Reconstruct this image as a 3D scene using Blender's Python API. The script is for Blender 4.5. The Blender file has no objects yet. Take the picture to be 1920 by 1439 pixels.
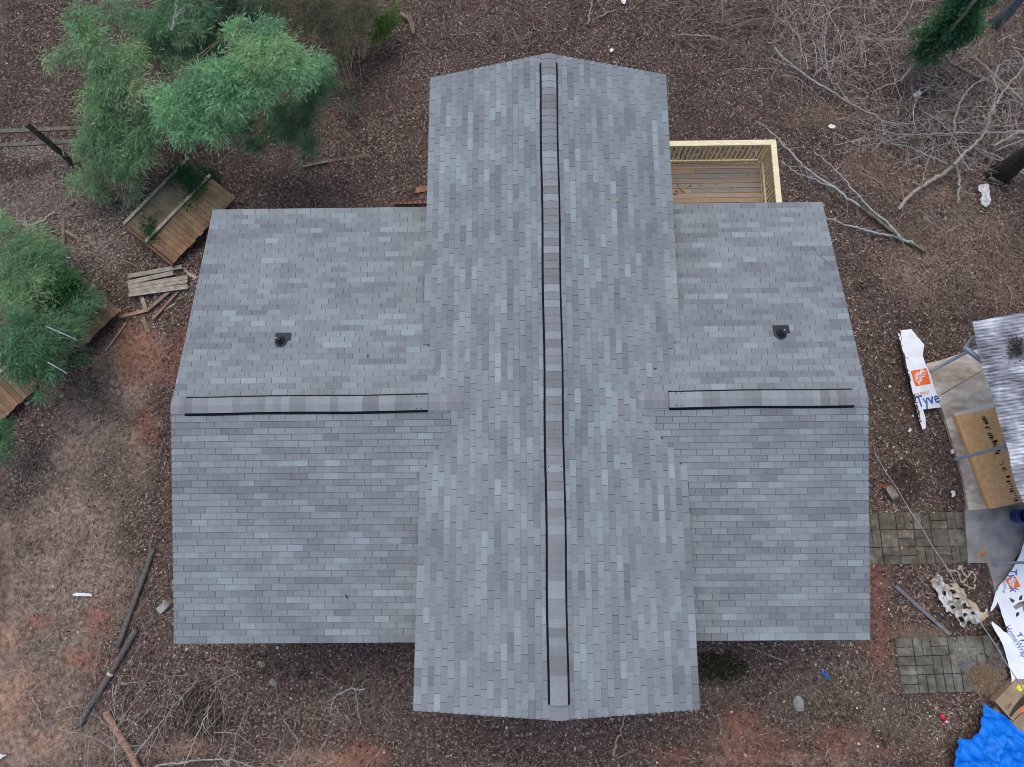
import bpy, bmesh, math, random
import numpy as np
from mathutils import Vector, Matrix, Euler
from mathutils.geometry import delaunay_2d_cdt
S = bpy.context.scene
COL = S.collection
random.seed(5)
rng = np.random.default_rng(11)
R = math.radians

# ------------------------------------------------------------------ camera, world, sun, exposure
CAM_POS = Vector((-0.5917, -2.5978, 17.0537))
CAM_ROT = Euler((0.2159, 0.0131, -0.0071), 'XYZ')
FPX = 1331.86                                    # focal length in pixels of a 1920 wide picture
cd = bpy.data.cameras.new("camera"); cam = bpy.data.objects.new("camera", cd); COL.objects.link(cam)
cam.location = CAM_POS; cam.rotation_euler = CAM_ROT
cd.sensor_width = 36; cd.lens = FPX / 1920 * 36; cd.clip_start = 0.1; cd.clip_end = 2000
S.camera = cam
w = bpy.data.worlds.new("World"); S.world = w; w.use_nodes = True
nt = w.node_tree; bg = nt.nodes['Background']
sky = nt.nodes.new('ShaderNodeTexSky'); sky.sky_type = 'NISHITA'; sky.sun_disc = False
SUN_EL, SUN_AZ = R(67), R(-15)
sky.sun_elevation = SUN_EL; sky.sun_rotation = SUN_AZ; sky.dust_density = 3.0; sky.ozone_density = 1.0; sky.air_density = 1.0
nt.links.new(sky.outputs[0], bg.inputs[0]); bg.inputs[1].default_value = 0.135
sd = bpy.data.lights.new("sun", 'SUN'); sun = bpy.data.objects.new("sun", sd); COL.objects.link(sun)
sd.energy = 0.65; sd.angle = R(50); sd.color = (1.0, 0.95, 0.88)
sdir = Vector((math.sin(SUN_AZ) * math.cos(SUN_EL), math.cos(SUN_AZ) * math.cos(SUN_EL), math.sin(SUN_EL)))
sun.rotation_euler = sdir.to_track_quat('Z', 'Y').to_euler()
S.view_settings.view_transform = 'Standard'; S.view_settings.look = 'None'
S.view_settings.gamma = 1; S.view_settings.exposure = 0.5
S.cycles.filter_width = 1.0
S.render.resolution_x = 1024; S.render.resolution_y = 767

# ------------------------------------------------------------------ helpers
def _hash(ix, iy, seed):
    h = (ix.astype(np.int64) * 374761393 + iy.astype(np.int64) * 668265263 + seed * 1442695041) & 0xffffffff
    h = ((h ^ (h >> 13)) * 1274126177) & 0xffffffff
    return ((h ^ (h >> 16)) & 0xffff) / 65535.0
def vnoise(x, y, sc, seed=0):
    x = np.asarray(x, float) / sc; y = np.asarray(y, float) / sc
    ix = np.floor(x); iy = np.floor(y); fx = x - ix; fy = y - iy
    fx = fx * fx * (3 - 2 * fx); fy = fy * fy * (3 - 2 * fy)
    a = _hash(ix, iy, seed); b = _hash(ix + 1, iy, seed); c = _hash(ix, iy + 1, seed); d = _hash(ix + 1, iy + 1, seed)
    return (a * (1 - fx) + b * fx) * (1 - fy) + (c * (1 - fx) + d * fx) * fy
def fbm(x, y, sc, seed=0, o=4):
    v = 0; a = .5; t = 0
    for k in range(o):
        v = v + a * vnoise(x, y, sc / 2 ** k, seed + k * 17); t += a; a *= .55
    return v / t
def sstep(a, b, x):
    t = np.clip((np.asarray(x, float) - a) / (b - a), 0, 1); return t * t * (3 - 2 * t)
def G(x, y):                                     # terrain height: falls away gently behind the house
    x = np.asarray(x, float); y = np.asarray(y, float)
    return -0.5 - 0.55 * sstep(2, 8.5, y) + 0.10 * (fbm(x, y, 3.0, 3, 3) - .5) + 0.05 * (vnoise(x, y, .5, 9) - .5)
Rm = CAM_ROT.to_matrix()
def W(u, v, z):                                  # point of height z seen at photo position u, v
    d = Rm @ Vector(((u - 960) / FPX, -(v - 719.5) / FPX, -1)); t = (z - CAM_POS.z) / d.z
    return CAM_POS + d * t
def gp(u, v, h=0.0):                             # point h above the terrain
    z = -0.5
    for k in range(5):
        p = W(u, v, z + h); z = float(G(p.x, p.y))
    return W(u, v, z + h)

def tag(o, label=None, cat=None, group=None, kind=None):
    if label: o['label'] = label
    if cat: o['category'] = cat
    if group: o['group'] = group
    if kind: o['kind'] = kind
    return o
def empty(name, loc, label, cat, group=None):
    o = bpy.data.objects.new(name, None); COL.objects.link(o); o.location = loc; o.empty_display_size = .2
    return tag(o, label, cat, group)
def link(name, me, mat, parent=None):
    o = bpy.data.objects.new(name, me); COL.objects.link(o)
    if mat: me.materials.append(mat)
    if parent is not None:
        o.parent = parent; o.matrix_parent_inverse = Matrix.Translation(-Vector(parent.location)) if parent.parent is None else parent.matrix_parent_inverse.copy()
        if parent.parent is not None: o.matrix_parent_inverse = Matrix()
    return o
def npmesh(name, V, F, mat, cols=None, parent=None, smooth=False):
    V = np.asarray(V, np.float32); F = np.asarray(F, np.int32); n, k = F.shape
    me = bpy.data.meshes.new(name)
    me.vertices.add(len(V)); me.vertices.foreach_set('co', V.ravel())
    me.loops.add(n * k); me.loops.foreach_set('vertex_index', F.ravel())
    me.polygons.add(n); me.polygons.foreach_set('loop_start', np.arange(0, n * k, k, dtype=np.int32))
    me.polygons.foreach_set('loop_total', np.full(n, k, np.int32))
    if smooth: me.polygons.foreach_set('use_smooth', np.ones(n, bool))
    me.update(calc_edges=True)
    if cols is not None:
        ca = me.color_attributes.new('Col', 'FLOAT_COLOR', 'POINT')
        c = np.ones((len(V), 4), np.float32); c[:, :3] = cols; ca.data.foreach_set('color', c.ravel())
    return link(name, me, mat, parent)
class MB:                                        # collects shapes of one mesh
    def __init__(s): s.v = []; s.f = []; s.c = []
    def add(s, vs, fs, col=(1, 1, 1)):
        b = len(s.v); s.v += [tuple(p) for p in vs]; s.f += [tuple(b + i for i in f) for f in fs]; s.c += [tuple(col)] * len(vs)
    def quadbox(s, bot, top, col=(1, 1, 1)):     # two matching rings
        n = len(bot)
        s.add(list(bot) + list(top), [tuple(range(n))[::-1], tuple(range(n, 2 * n))] + [(i, (i + 1) % n, n + (i + 1) % n, n + i) for i in range(n)], col)
    def box(s, c, dx, dy, dz, rot=0, col=(1, 1, 1), tilt=None):
        M = Matrix.Rotation(rot, 3, 'Z')
        if tilt: M = M @ Euler(tilt).to_matrix()
        P = [Vector(c) + M @ Vector((sx * dx / 2, sy * dy / 2, sz * dz / 2)) for sz in (-1, 1) for sx, sy in ((-1, -1), (1, -1), (1, 1), (-1, 1))]
        s.quadbox(P[:4], P[4:], col)
    def beam(s, a, b, wd, th, col=(1, 1, 1), up=(0, 0, 1)):   # rectangular bar
        a = Vector(a); b = Vector(b); d = (b - a).normalized(); u = Vector(up)
        if abs(d.dot(u)) > .98: u = Vector((0, 1, 0))
        sx = d.cross(u).normalized(); sz = sx.cross(d).normalized()
        r = [(-1, -1), (1, -1), (1, 1), (-1, 1)]
        s.quadbox([a + sx * (i * wd / 2) + sz * (j * th / 2) for i, j in r], [b + sx * (i * wd / 2) + sz * (j * th / 2) for i, j in r], col)
    def tube(s, pts, rad, n=6, col=(1, 1, 1)):
        pts = [Vector(p) for p in pts]
        if not hasattr(rad, '__len__'): rad = [rad] * len(pts)
        b = len(s.v); prev = None
        for i, p in enumerate(pts):
            d = (pts[min(i + 1, len(pts) - 1)] - pts[max(i - 1, 0)]).normalized()
            if prev is None:
                a = d.orthogonal().normalized()
            else:
                a = (prev - d * prev.dot(d)).normalized()
            prev = a; c = d.cross(a)
            for k in range(n):
                t = 2 * math.pi * k / n; s.v.append(tuple(p + (a * math.cos(t) + c * math.sin(t)) * rad[i])); s.c.append(tuple(col))
        for i in range(len(pts) - 1):
            for k in range(n):
                s.f.append((b + i * n + k, b + i * n + (k + 1) % n, b + (i + 1) * n + (k + 1) % n, b + (i + 1) * n + k))
        s.f.append(tuple(b + k for k in range(n))[::-1]); e = b + (len(pts) - 1) * n; s.f.append(tuple(e + k for k in range(n)))
    def build(s, name, mat, parent=None, smooth=False):
        me = bpy.data.meshes.new(name); me.from_pydata(s.v, [], s.f); me.update()
        ca = me.color_attributes.new('Col', 'FLOAT_COLOR', 'POINT')
        c = np.ones((len(s.v), 4), np.float32); c[:, :3] = np.array(s.c).reshape(-1, 3); ca.data.foreach_set('color', c.ravel())
        if smooth: me.polygons.foreach_set('use_smooth', np.ones(len(me.polygons), bool))
        return link(name, me, mat, parent)

def spline(pts, n):                              # Catmull-Rom through points
    P = [Vector(p) for p in pts]; P = [P[0] * 2 - P[1]] + P + [P[-1] * 2 - P[-2]]; out = []
    for i in range(1, len(P) - 2):
        for k in range(n):
            t = k / n; a, b, c, d = P[i - 1:i + 3]
            out.append(.5 * ((2 * b) + (c - a) * t + (2 * a - 5 * b + 4 * c - d) * t * t + (3 * b - a - 3 * c + d) * t ** 3))
    out.append(P[-2]); return out

def mat(name, base=(.5, .5, .5), rough=.85, vcol=False, var=.25, scale=8.0, stretch=(1, 1, 1), col2=None, bump=.3, bscale=40, metal=0, trans=None, detail=6, coord='Object', rot=0, spec=.3, grain=None):
    m = bpy.data.materials.new(name); m.use_nodes = True; N = m.node_tree.nodes; L = m.node_tree.links
    b = N['Principled BSDF']; b.inputs['Roughness'].default_value = rough; b.inputs['Metallic'].default_value = metal
    b.inputs['Specular IOR Level'].default_value = spec
    tc = N.new('ShaderNodeTexCoord'); mp = N.new('ShaderNodeMapping'); mp.inputs['Scale'].default_value = stretch; mp.inputs['Rotation'].default_value = (0, 0, rot)
    L.new(tc.outputs[coord], mp.inputs[0])
    nz = N.new('ShaderNodeTexNoise'); nz.inputs['Scale'].default_value = scale; nz.inputs['Detail'].default_value = detail; L.new(mp.outputs[0], nz.inputs[0])
    mr = N.new('ShaderNodeMapRange'); mr.inputs['From Min'].default_value = .3; mr.inputs['From Max'].default_value = .7
    mr.inputs['To Min'].default_value = 1 - var; mr.inputs['To Max'].default_value = 1 + var; L.new(nz.outputs['Fac'], mr.inputs['Value'])
    if vcol:
        at = N.new('ShaderNodeAttribute'); at.attribute_name = 'Col'; src = at.outputs['Color']
    else:
        rgb = N.new('ShaderNodeRGB'); rgb.outputs[0].default_value = (*base, 1); src = rgb.outputs[0]
    if vcol and base != (.5, .5, .5):
        mm = N.new('ShaderNodeVectorMath'); mm.operation = 'MULTIPLY'; mm.inputs[1].default_value = base; L.new(src, mm.inputs[0]); src = mm.outputs[0]
    if col2:
        n2 = N.new('ShaderNodeTexNoise'); n2.inputs['Scale'].default_value = scale * .35; n2.inputs['Detail'].default_value = 5; L.new(mp.outputs[0], n2.inputs[0])
        rp = N.new('ShaderNodeMapRange'); rp.inputs['From Min'].default_value = .42; rp.inputs['From Max'].default_value = .62; L.new(n2.outputs['Fac'], rp.inputs['Value'])
        mx = N.new('ShaderNodeMix'); mx.data_type = 'RGBA'; L.new(rp.outputs[0], mx.inputs[0]); L.new(src, mx.inputs[6]); mx.inputs[7].default_value = (*col2, 1); src = mx.outputs[2]
    vm = N.new('ShaderNodeVectorMath'); vm.operation = 'SCALE'; L.new(src, vm.inputs[0]); L.new(mr.outputs[0], vm.inputs['Scale']); src = vm.outputs[0]
    if grain:                                    # (scale, amount) fine speckle
        n3 = N.new('ShaderNodeTexNoise'); n3.inputs['Scale'].default_value = grain[0]; n3.inputs['Detail'].default_value = 2; L.new(tc.outputs[coord], n3.inputs[0])
        m3 = N.new('ShaderNodeMapRange'); m3.inputs['From Min'].default_value = .3; m3.inputs['From Max'].default_value = .7
        m3.inputs['To Min'].default_value = 1 - grain[1]; m3.inputs['To Max'].default_value = 1 + grain[1]; L.new(n3.outputs['Fac'], m3.inputs['Value'])
        v3 = N.new('ShaderNodeVectorMath'); v3.operation = 'SCALE'; L.new(src, v3.inputs[0]); L.new(m3.outputs[0], v3.inputs['Scale']); src = v3.outputs[0]
    L.new(src, b.inputs['Base Color'])
    if bump:
        nb = N.new('ShaderNodeTexNoise'); nb.inputs['Scale'].default_value = bscale; nb.inputs['Detail'].default_value = 4; L.new(mp.outputs[0], nb.inputs[0])
        bp = N.new('ShaderNodeBump'); bp.inputs['Strength'].default_value = bump; bp.inputs['Distance'].default_value = .01
        L.new(nb.outputs['Fac'], bp.inputs['Height']); L.new(bp.outputs[0], b.inputs['Normal'])
    if trans:
        t = N.new('ShaderNodeBsdfTranslucent'); L.new(src, t.inputs[0]); ms = N.new('ShaderNodeMixShader'); ms.inputs[0].default_value = trans
        L.new(b.outputs[0], ms.inputs[1]); L.new(t.outputs[0], ms.inputs[2]); L.new(ms.outputs[0], N['Material Output'].inputs[0])
    return m

M = dict(
    shingle=mat('asphalt_shingle', vcol=True, var=.07, scale=1.6, bump=.5, bscale=160, rough=.95, spec=.15, grain=(85, .20)),
    deckboard=mat('roof_felt', (.03, .032, .038), var=.2),
    black=mat('black_plastic', (.010, .011, .014), rough=.8, spec=.1, var=.1, bump=0),
    rubber=mat('pipe_rubber', (.020, .024, .034), rough=.5, var=.2, bump=0, spec=.25),
    pvc=mat('weathered_pvc', (.32, .33, .33), rough=.5),
    siding=mat('wall_siding', (.38, .38, .37), var=.08, scale=3),
    brick=mat('foundation_brick', (.20, .10, .075), var=.3, scale=14),
    trim=mat('painted_trim', (.13, .135, .145), rough=.6, var=.08),
    soil=mat('forest_soil', vcol=True, var=.45, scale=9, bump=1.0, bscale=45, rough=1, spec=.1, grain=(55, .5)),
    litter=mat('dead_leaf', vcol=True, var=.25, scale=30, bump=0, rough=.8, spec=.25, trans=.12),
    straw=mat('dry_straw', vcol=True, var=.2, scale=20, bump=0, rough=.9),
    bark=mat('bark', vcol=True, var=.35, scale=14, bump=.7, bscale=60, rough=.95, spec=.15),
    leaf=mat('green_leaf', vcol=True, var=.18, scale=12, bump=0, rough=.6, spec=.3, trans=.5),
    newwood=mat('new_lumber', vcol=True, base=(1, 1, 1), var=.14, scale=5, stretch=(1, 8, 1), bump=.2, rough=.75),
    oldwood=mat('weathered_board', vcol=True, var=.28, scale=7, bump=.5, rough=.95, grain=(40, .12)),
    fence=mat('fence_board', vcol=True, var=.3, scale=3, col2=None, bump=.5, rough=.95, grain=(30, .15)),
    paver=mat('mossy_paver', vcol=True, var=.35, scale=7, col2=(.10, .088, .065), bump=.5, rough=.95, grain=(70, .2)),
    concrete=mat('stained_concrete', (.29, .28, .26), var=.3, scale=3, bump=.4, rough=.95, grain=(90, .15)),
    ply=mat('dirty_plywood', (.58, .52, .44), col2=(.42, .35, .28), var=.28, scale=3.5, stretch=(1, 2.2, 1), rot=.25, bump=.3, rough=.85, grain=(60, .12)),
    osb=mat('osb_sheet', (.88, .52, .24), col2=(.78, .44, .19), var=.14, scale=26, stretch=(1, 1, 1), bump=.4, bscale=60, rough=.85, grain=(55, .10)),
    metal=None,
    steel=mat('grey_blue_steel', (.42, .50, .58), rough=.45, var=.1, scale=6, bump=0, metal=.2),
    wrap=mat('white_house_wrap', (.80, .84, .87), rough=.55, var=.05, scale=5, bump=.15, bscale=18),
    blueink=mat('blue_print', (.03, .12, .38), rough=.6, var=.1, bump=0),
    redink=mat('red_print', (.55, .10, .12), rough=.6, var=.1, bump=0),
    orangeink=mat('orange_print', (.85, .16, .04), rough=.6, var=.08, bump=0),
    blackink=mat('black_print', (.05, .035, .025), rough=.8, var=.2, bump=0),
    tarp=mat('blue_tarp', (.002, .19, .74), rough=.5, var=.16, scale=5, bump=.9, bscale=14, spec=.3),
    plastic=mat('blue_plastic', (.012, .035, .24), rough=.35, var=.1, bump=0, spec=.5),
    card=mat('cardboard', (.33, .24, .155), var=.16, scale=5, bump=.1, rough=.9),
    film=mat('torn_plastic_film', vcol=True, var=.35, scale=7, bump=.6, bscale=20, rough=.5),
    rock=mat('pale_rock', vcol=True, var=.3, scale=9, bump=.8, bscale=18, rough=.9),
    cable=mat('cable_sheath', (.16, .17, .19), rough=.5, var=.1, bump=0),
    alu=mat('bare_cable', (.50, .53, .56), rough=.4, var=.1, bump=0),
    orange=mat('orange_cord', (.75, .16, .05), rough=.5, bump=0),
    yellow=mat('yellow_sticker', (.80, .70, .05), rough=.6, bump=0),
    red=mat('red_plastic', (.65, .02, .05), rough=.35, bump=0),
    white=mat('white_scrap', (.70, .71, .70), rough=.6, var=.1),
)
def leaves(P, D, Nn, Ln, Wd, cols, fold=.18, droop=0.0):
    """many leaf blades: base P, unit direction D, rough normal Nn -> verts, tris, colours"""
    P = np.asarray(P); D = D / np.linalg.norm(D, axis=1, keepdims=True)
    Sx = np.cross(D, Nn); Sx /= np.linalg.norm(Sx, axis=1, keepdims=True) + 1e-9
    Up = np.cross(Sx, D); n = len(P); Ln = Ln[:, None]; Wd = Wd[:, None]
    mid = P + D * Ln * .42 ; tip = P + D * Ln; tip[:, 2] -= droop * Ln[:, 0]
    a = mid - Sx * Wd / 2 + Up * Wd * fold; b = mid + Sx * Wd / 2 + Up * Wd * fold
    V = np.stack([P, a, tip, b], 1).reshape(-1, 3)
    i = np.arange(n)[:, None] * 4
    F = np.concatenate([i + [0, 1, 2], i + [0, 2, 3]], 0)
    return V, F, np.repeat(cols, 4, axis=0)
def pal(n, cols, wts, jit=.18):
    c = np.array(cols)[rng.choice(len(cols), n, p=np.array(wts) / sum(wts))]
    return c * (1 + jit * rng.normal(size=(n, 1))).clip(.5, 1.7)

# ------------------------------------------------------------------ the ground
def blob(x, y, u, v, ru, rv, ang=0, seed=0, rough=.5):
    p = gp(u, v); a = R(ang); dx = x - p.x; dy = y - p.y
    X = (dx * math.cos(a) + dy * math.sin(a)) / (ru / 72); Y = (-dx * math.sin(a) + dy * math.cos(a)) / (rv / 72)
    d = np.sqrt(X * X + Y * Y) + rough * (fbm(x, y, 1.1, 40 + seed, 6) - .5) * 3.4
    return 1 - sstep(.2, 1.2, d)
TRACK = [(235, 690, 70, 100), (190, 820, 90, 110), (140, 950, 110, 110), (90, 1080, 110, 130), (150, 1180, 90, 110), (50, 1260, 110, 120), (180, 1090, 80, 90), (110, 1390, 140, 70)]
CLAY = [(262, 665, 70, 60), (258, 640, 55, 45), (275, 790, 30, 45), (345, 640, 20, 75), (70, 1165, 45, 25), (190, 1165, 30, 45), (155, 1235, 45, 18), (1420, 1390, 90, 45), (1655, 1400, 60, 40), (1640, 1110, 32, 90), (1650, 1215, 30, 60), (690, 1420, 60, 25), (1250, 1415, 60, 22), (300, 690, 50, 60), (1580, 1395, 60, 30), (1390, 1355, 50, 25)]
TAN = [(30, 1310, 65, 75), (90, 1400, 90, 40), (10, 1200, 40, 30), (330, 1410, 60, 30), (600, 1425, 110, 20), (1690, 1190, 45, 20), (1500, 1425, 200, 18)]
STRAWZ = [(1790, 480, 130, 75), (1900, 540, 80, 90), (1560, 215, 100, 40), (1730, 360, 80, 60), (1640, 330, 70, 70), (1700, 520, 80, 80), (1830, 440, 90, 90), (1500, 110, 40, 60), (1860, 60, 60, 60)]
GREYL = [(90, 390, 130, 90), (190, 470, 90, 80), (70, 280, 100, 35), (180, 400, 100, 50), (330, 540, 60, 30)]
GRASSZ = [(1560, 1300, 120, 60), (1640, 1260, 60, 80), (1690, 1380, 110, 50), (1500, 1310, 100, 50), (1350, 1290, 80, 40), (1400, 1380, 90, 30), (700, 1330, 120, 50)]
def zones(x, y):
    f = lambda L, s: np.max([blob(x, y, *q, seed=s + i) for i, q in enumerate(L)], axis=0)
    return f(TRACK, 0), f(CLAY, 20), f(TAN, 40), f(STRAWZ, 60), f(GREYL, 80), f(GRASSZ, 95)
def axis(lo, hi, step, far):
    a = list(np.arange(lo, hi + 1e-6, step)); s = step; x = hi
    while x < far: s *= 1.35; x += s; a.append(x)
    s = step; x = lo
    while x > -far: s *= 1.35; x -= s; a.insert(0, x)
    return np.array(a)
gx = axis(-16, 14.5, .085, 400); gy = axis(-9, 13.5, .085, 400)
X, Y = np.meshgrid(gx, gy); Z = G(X, Y)
dist = np.maximum(np.abs(X), np.abs(Y)); Z = Z - .02 * 0
Z += np.where(dist < 17, .035 * (fbm(X, Y, .35, 77, 3) - .5), 0)
tr, cl, tn, st, gl, gr = zones(X, Y)
C = np.zeros(X.shape + (3,)); C[:] = (.085, .062, .053)
n1 = fbm(X, Y, 1.6, 5)[..., None]; C *= .75 + .6 * n1
def mixin(C, m, col): return C * (1 - m[..., None]) + np.array(col) * m[..., None]
C = mixin(C, tr * .9, (.225, .170, .132)); C = mixin(C, gl * .7, (.15, .125, .11)); C = mixin(C, st * .75, (.18, .135, .10)); C = mixin(C, gr * .6, (.12, .105, .08))
C = mixin(C, tn * .85, (.26, .165, .115)); C = mixin(C, cl * .7, (.20, .088, .060))
C *= (.85 + .55 * fbm(X, Y, .6, 31, 5))[..., None]
ny, nx = X.shape; I = np.arange(nx * ny).reshape(ny, nx)
F = np.stack([I[:-1, :-1], I[:-1, 1:], I[1:, 1:], I[1:, :-1]], -1).reshape(-1, 4)
o = npmesh('ground', np.stack([X, Y, Z], -1).reshape(-1, 3), F, M['soil'], C.reshape(-1, 3), smooth=True)
tag(o, kind='structure')

# footprints kept free of litter (world polygons filled in below): house
def in_house(x, y):
    return ((np.abs(x) < 2.2) & (y > -5.2) & (y < 6.9)) | ((x > -6.95) & (x < 5.65) & (np.abs(y) < 4.15))
def inpoly(x, y, poly):
    r = np.zeros(x.shape, bool); n = len(poly)
    for i in range(n):
        x0, y0 = poly[i]; x1, y1 = poly[(i + 1) % n]
        if y0 == y1: continue
        c = ((y0 > y) != (y1 > y)) & (x < (x1 - x0) * (y - y0) / (y1 - y0) + x0); r ^= c
    return r
def gpoly(pts): return [tuple(gp(*p).xy) for p in pts]
PATH = gpoly([(1615, 968), (1700, 966), (1805, 966), (1812, 1056), (1700, 1060), (1615, 1058)])
PATIO = gpoly([(1685, 1197), (1790, 1202), (1850, 1204), (1855, 1240), (1850, 1300), (1693, 1302)])
PLYP = gpoly([(1733, 684), (1860, 655), (2050, 640), (2080, 1056), (1812, 1056), (1815, 975), (1800, 895), (1764, 775)])
HARD = [PATH, PATIO, PLYP]
def hard(x, y):
    r = np.zeros(x.shape, bool)
    for p in HARD: r |= inpoly(x, y, p)
    return r
def scatter(n):
    x = rng.uniform(-15.8, 14.2, n); y = rng.uniform(-8.6, 13.2, n)
    k = (np.abs(x + .6) < 11.2 + (y + 8) * .22) & ~in_house(x, y)
    return x[k], y[k]
# leaf litter ------------------------------------------------------------
x, y = scatter(660000); tr, cl, tn, st, gl, gr = zones(x, y)
dens = (1 - .62 * tr) * (1 - .62 * cl) * (1 - .6 * tn) * (1 - .25 * gr); dens *= .62 + .55 * fbm(x, y, .9, 88); dens = np.where(hard(x, y), np.where(x < 10.3, .13, .02), dens)
k = rng.random(len(x)) < dens; x, y, gl, st, tr, gr = x[k], y[k], gl[k], st[k], tr[k], gr[k]; n = len(x)
big = rng.random(n) < np.where(tr > .3, .2, .62)
ln = np.where(big, rng.uniform(.04, .09, n), rng.uniform(.05, .12, n)); wd = np.where(big, ln * rng.uniform(.3, .55, n), ln * rng.uniform(.10, .2, n))
an = rng.uniform(0, 2 * np.pi, n); D = np.stack([np.cos(an), np.sin(an), rng.normal(0, .28, n)], 1)
Nn = np.stack([rng.normal(0, .45, n), rng.normal(0, .45, n), np.ones(n)], 1)
P = np.stack([x, y, G(x, y) + rng.uniform(0, .035, n) + .004], 1)
c = pal(n, [(.045, .032, .027), (.13, .10, .087), (.22, .175, .155), (.31, .26, .235), (.43, .385, .36), (.58, .55, .52), (.20, .105, .082)], [18, 27, 26, 16, 7, 1.6, 9], .2)
lite = (gl > .2) & (rng.random(n) < .7); c[lite] = pal(lite.sum(), [(.34, .29, .26), (.24, .195, .17), (.46, .42, .39)], [4, 3, 1.8])
sl = (st > .35) & (rng.random(n) < .45); c[sl] = pal(sl.sum(), [(.36, .27, .20), (.27, .20, .15)], [1, 1])
tl = ((tr > .35) | (gr > .4)) & (rng.random(n) < .45); c[tl] = pal(tl.sum(), [(.30, .26, .23), (.18, .15, .125), (.40, .37, .34)], [3, 4, .6])
c *= (.62 + .85 * fbm(x, y, 1.1, 123, 5))[:, None] * np.array([.97, .93, .87])
V, F, cc = leaves(P, D, Nn, ln, wd, c, fold=.25)
tag(npmesh('leaf_litter', V, F, M['litter'], cc), 'brown dead leaves covering the ground all round the house', 'leaf litter', kind='stuff')
# twigs and bark slivers on the ground
x, y = scatter(30000); tr, cl, tn, st, gl, gr = zones(x, y)
k = (rng.random(len(x)) < .22 + .45 * tr + .5 * tn + .2 * gl) & ~hard(x, y); x, y = x[k], y[k]; n = len(x)
an = rng.uniform(0, 2 * np.pi, n); D = np.stack([np.cos(an), np.sin(an), rng.normal(0, .12, n)], 1)
P = np.stack([x, y, G(x, y) + .03], 1)
c = pal(n, [(.14, .11, .09), (.26, .22, .19), (.42, .38, .34), (.07, .055, .045)], [5, 4, 1.6, 3])
V, F, cc = leaves(P, D, np.tile([0, 0, 1.], (n, 1)), rng.gamma(2.2, .06, n) + .05, rng.uniform(.006, .014, n), c, fold=.6)
tag(npmesh('twig_litter', V, F, M['straw'], cc), 'thin twigs and bark slivers strewn over the ground', 'twig litter', kind='stuff')
# dry grass blades
x, y = scatter(300000); tr, cl, tn, st, gl, gr = zones(x, y)
k = (rng.random(len(x)) < np.maximum(st * .75, gr * .6) + .015) & (fbm(x, y, .5, 64) > .42) & ~hard(x, y); x, y, gr_, st_ = x[k], y[k], gr[k], st[k]; n = len(x)
an = rng.uniform(0, 2 * np.pi, n); D = np.stack([np.cos(an), np.sin(an), rng.uniform(.1, 1.0, n)], 1)
P = np.stack([x, y, G(x, y)], 1)
c = pal(n, [(.42, .32, .235), (.29, .22, .165), (.52, .44, .34), (.13, .12, .07)], [4, 4, 1.5, 2])
V, F, cc = leaves(P, D, np.tile([0, 0, 1.], (n, 1)), rng.uniform(.07, .2, n), rng.uniform(.004, .008, n), c, fold=.3, droop=.25)
tag(npmesh('dry_grass', V, F, M['straw'], cc), 'straw coloured dry grass among the leaves', 'dry grass', kind='stuff')
# green ground cover
pts = []
for u, v, ru, rv, m in [(1352, 1248, 45, 26, 700), (1715, 1435, 30, 20, 60), (1660, 1385, 20, 12, 40), (1270, 1130, 5, 5, 0), (570, 1265, 14, 8, 60), (1790, 1105, 10, 8, 60), (1850, 1190, 22, 14, 110), (1610, 540, 8, 8, 20), (1430, 35, 60, 30, 220), (1345, 1265, 60, 20, 300), (1560, 1335, 60, 22, 200), (375, 1340, 60, 45, 350)]:
    for i in range(m):
        a = rng.uniform(0, 6.28); r = math.sqrt(rng.random()) ; q = gp(u + ru * r * math.cos(a), v + rv * r * math.sin(a)); pts.append((q.x, q.y, q.z + rng.uniform(0, .05)))
pts = np.array(pts); n = len(pts); an = rng.uniform(0, 6.28, n); D = np.stack([np.cos(an), np.sin(an), rng.uniform(.1, 1.1, n)], 1)
V, F, cc = leaves(pts, D, np.tile([0, 0, 1.], (n, 1)), rng.uniform(.05, .16, n), rng.uniform(.006, .018, n), pal(n, [(.028, .05, .022), (.05, .085, .03), (.02, .03, .016)], [3, 1.5, 3]), droop=.2)
tag(npmesh('green_ground_cover', V, F, M['leaf'], cc), 'low dark green weeds in small patches', 'weeds', kind='stuff')

# ------------------------------------------------------------------ the house
ZE, ZR = 3.3215, 4.073                           # main eave and ridge
SE, SR = 2.600, 3.6135                           # wing eave and ridge
def lerp(a, b, t): return a + (b - a) * t
YT, YB = 7.283, -5.601
def mx_l(y): return lerp(-2.553, -2.475, (y - YB) / (YT - YB))
def mx_r(y): return lerp(2.559, 2.637, (y - YB) / (YT - YB))
def mx_c(y): return lerp(.012, .062, (y - YB) / (YT - YB))
XL, XR = -7.352, 6.075
def sy_b(x): return 4.560
def sy_f(x): return -4.510
def sy_c(x): return lerp(-.028, .012, (x - XL) / (XR - XL))
def zM(x, y):
    c = mx_c(y); e = mx_l(y) if x < c else mx_r(y); return ZE + (ZR - ZE) * (x - e) / (c - e)
def zS(x, y):
    c = sy_c(x); e = sy_f(x) if y < c else sy_b(x); return SE + (SR - SE) * (y - e) / (c - e)
house = empty('house', (0, 0, -.5), 'grey shingled cross-gable house seen from above', 'house')
TABW, EXPO = .3048, .127
LIGHT = [((.265, .285, .315), 20), ((.225, .235, .262), 34), ((.195, .198, .225), 28), ((.168, .165, .190), 14), ((.300, .330, .362), 6)]
RAMP = [(.170, .178, .196), (.196, .204, .222), (.222, .236, .252), (.244, .266, .282), (.272, .302, .320), (.305, .345, .365)]
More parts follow.
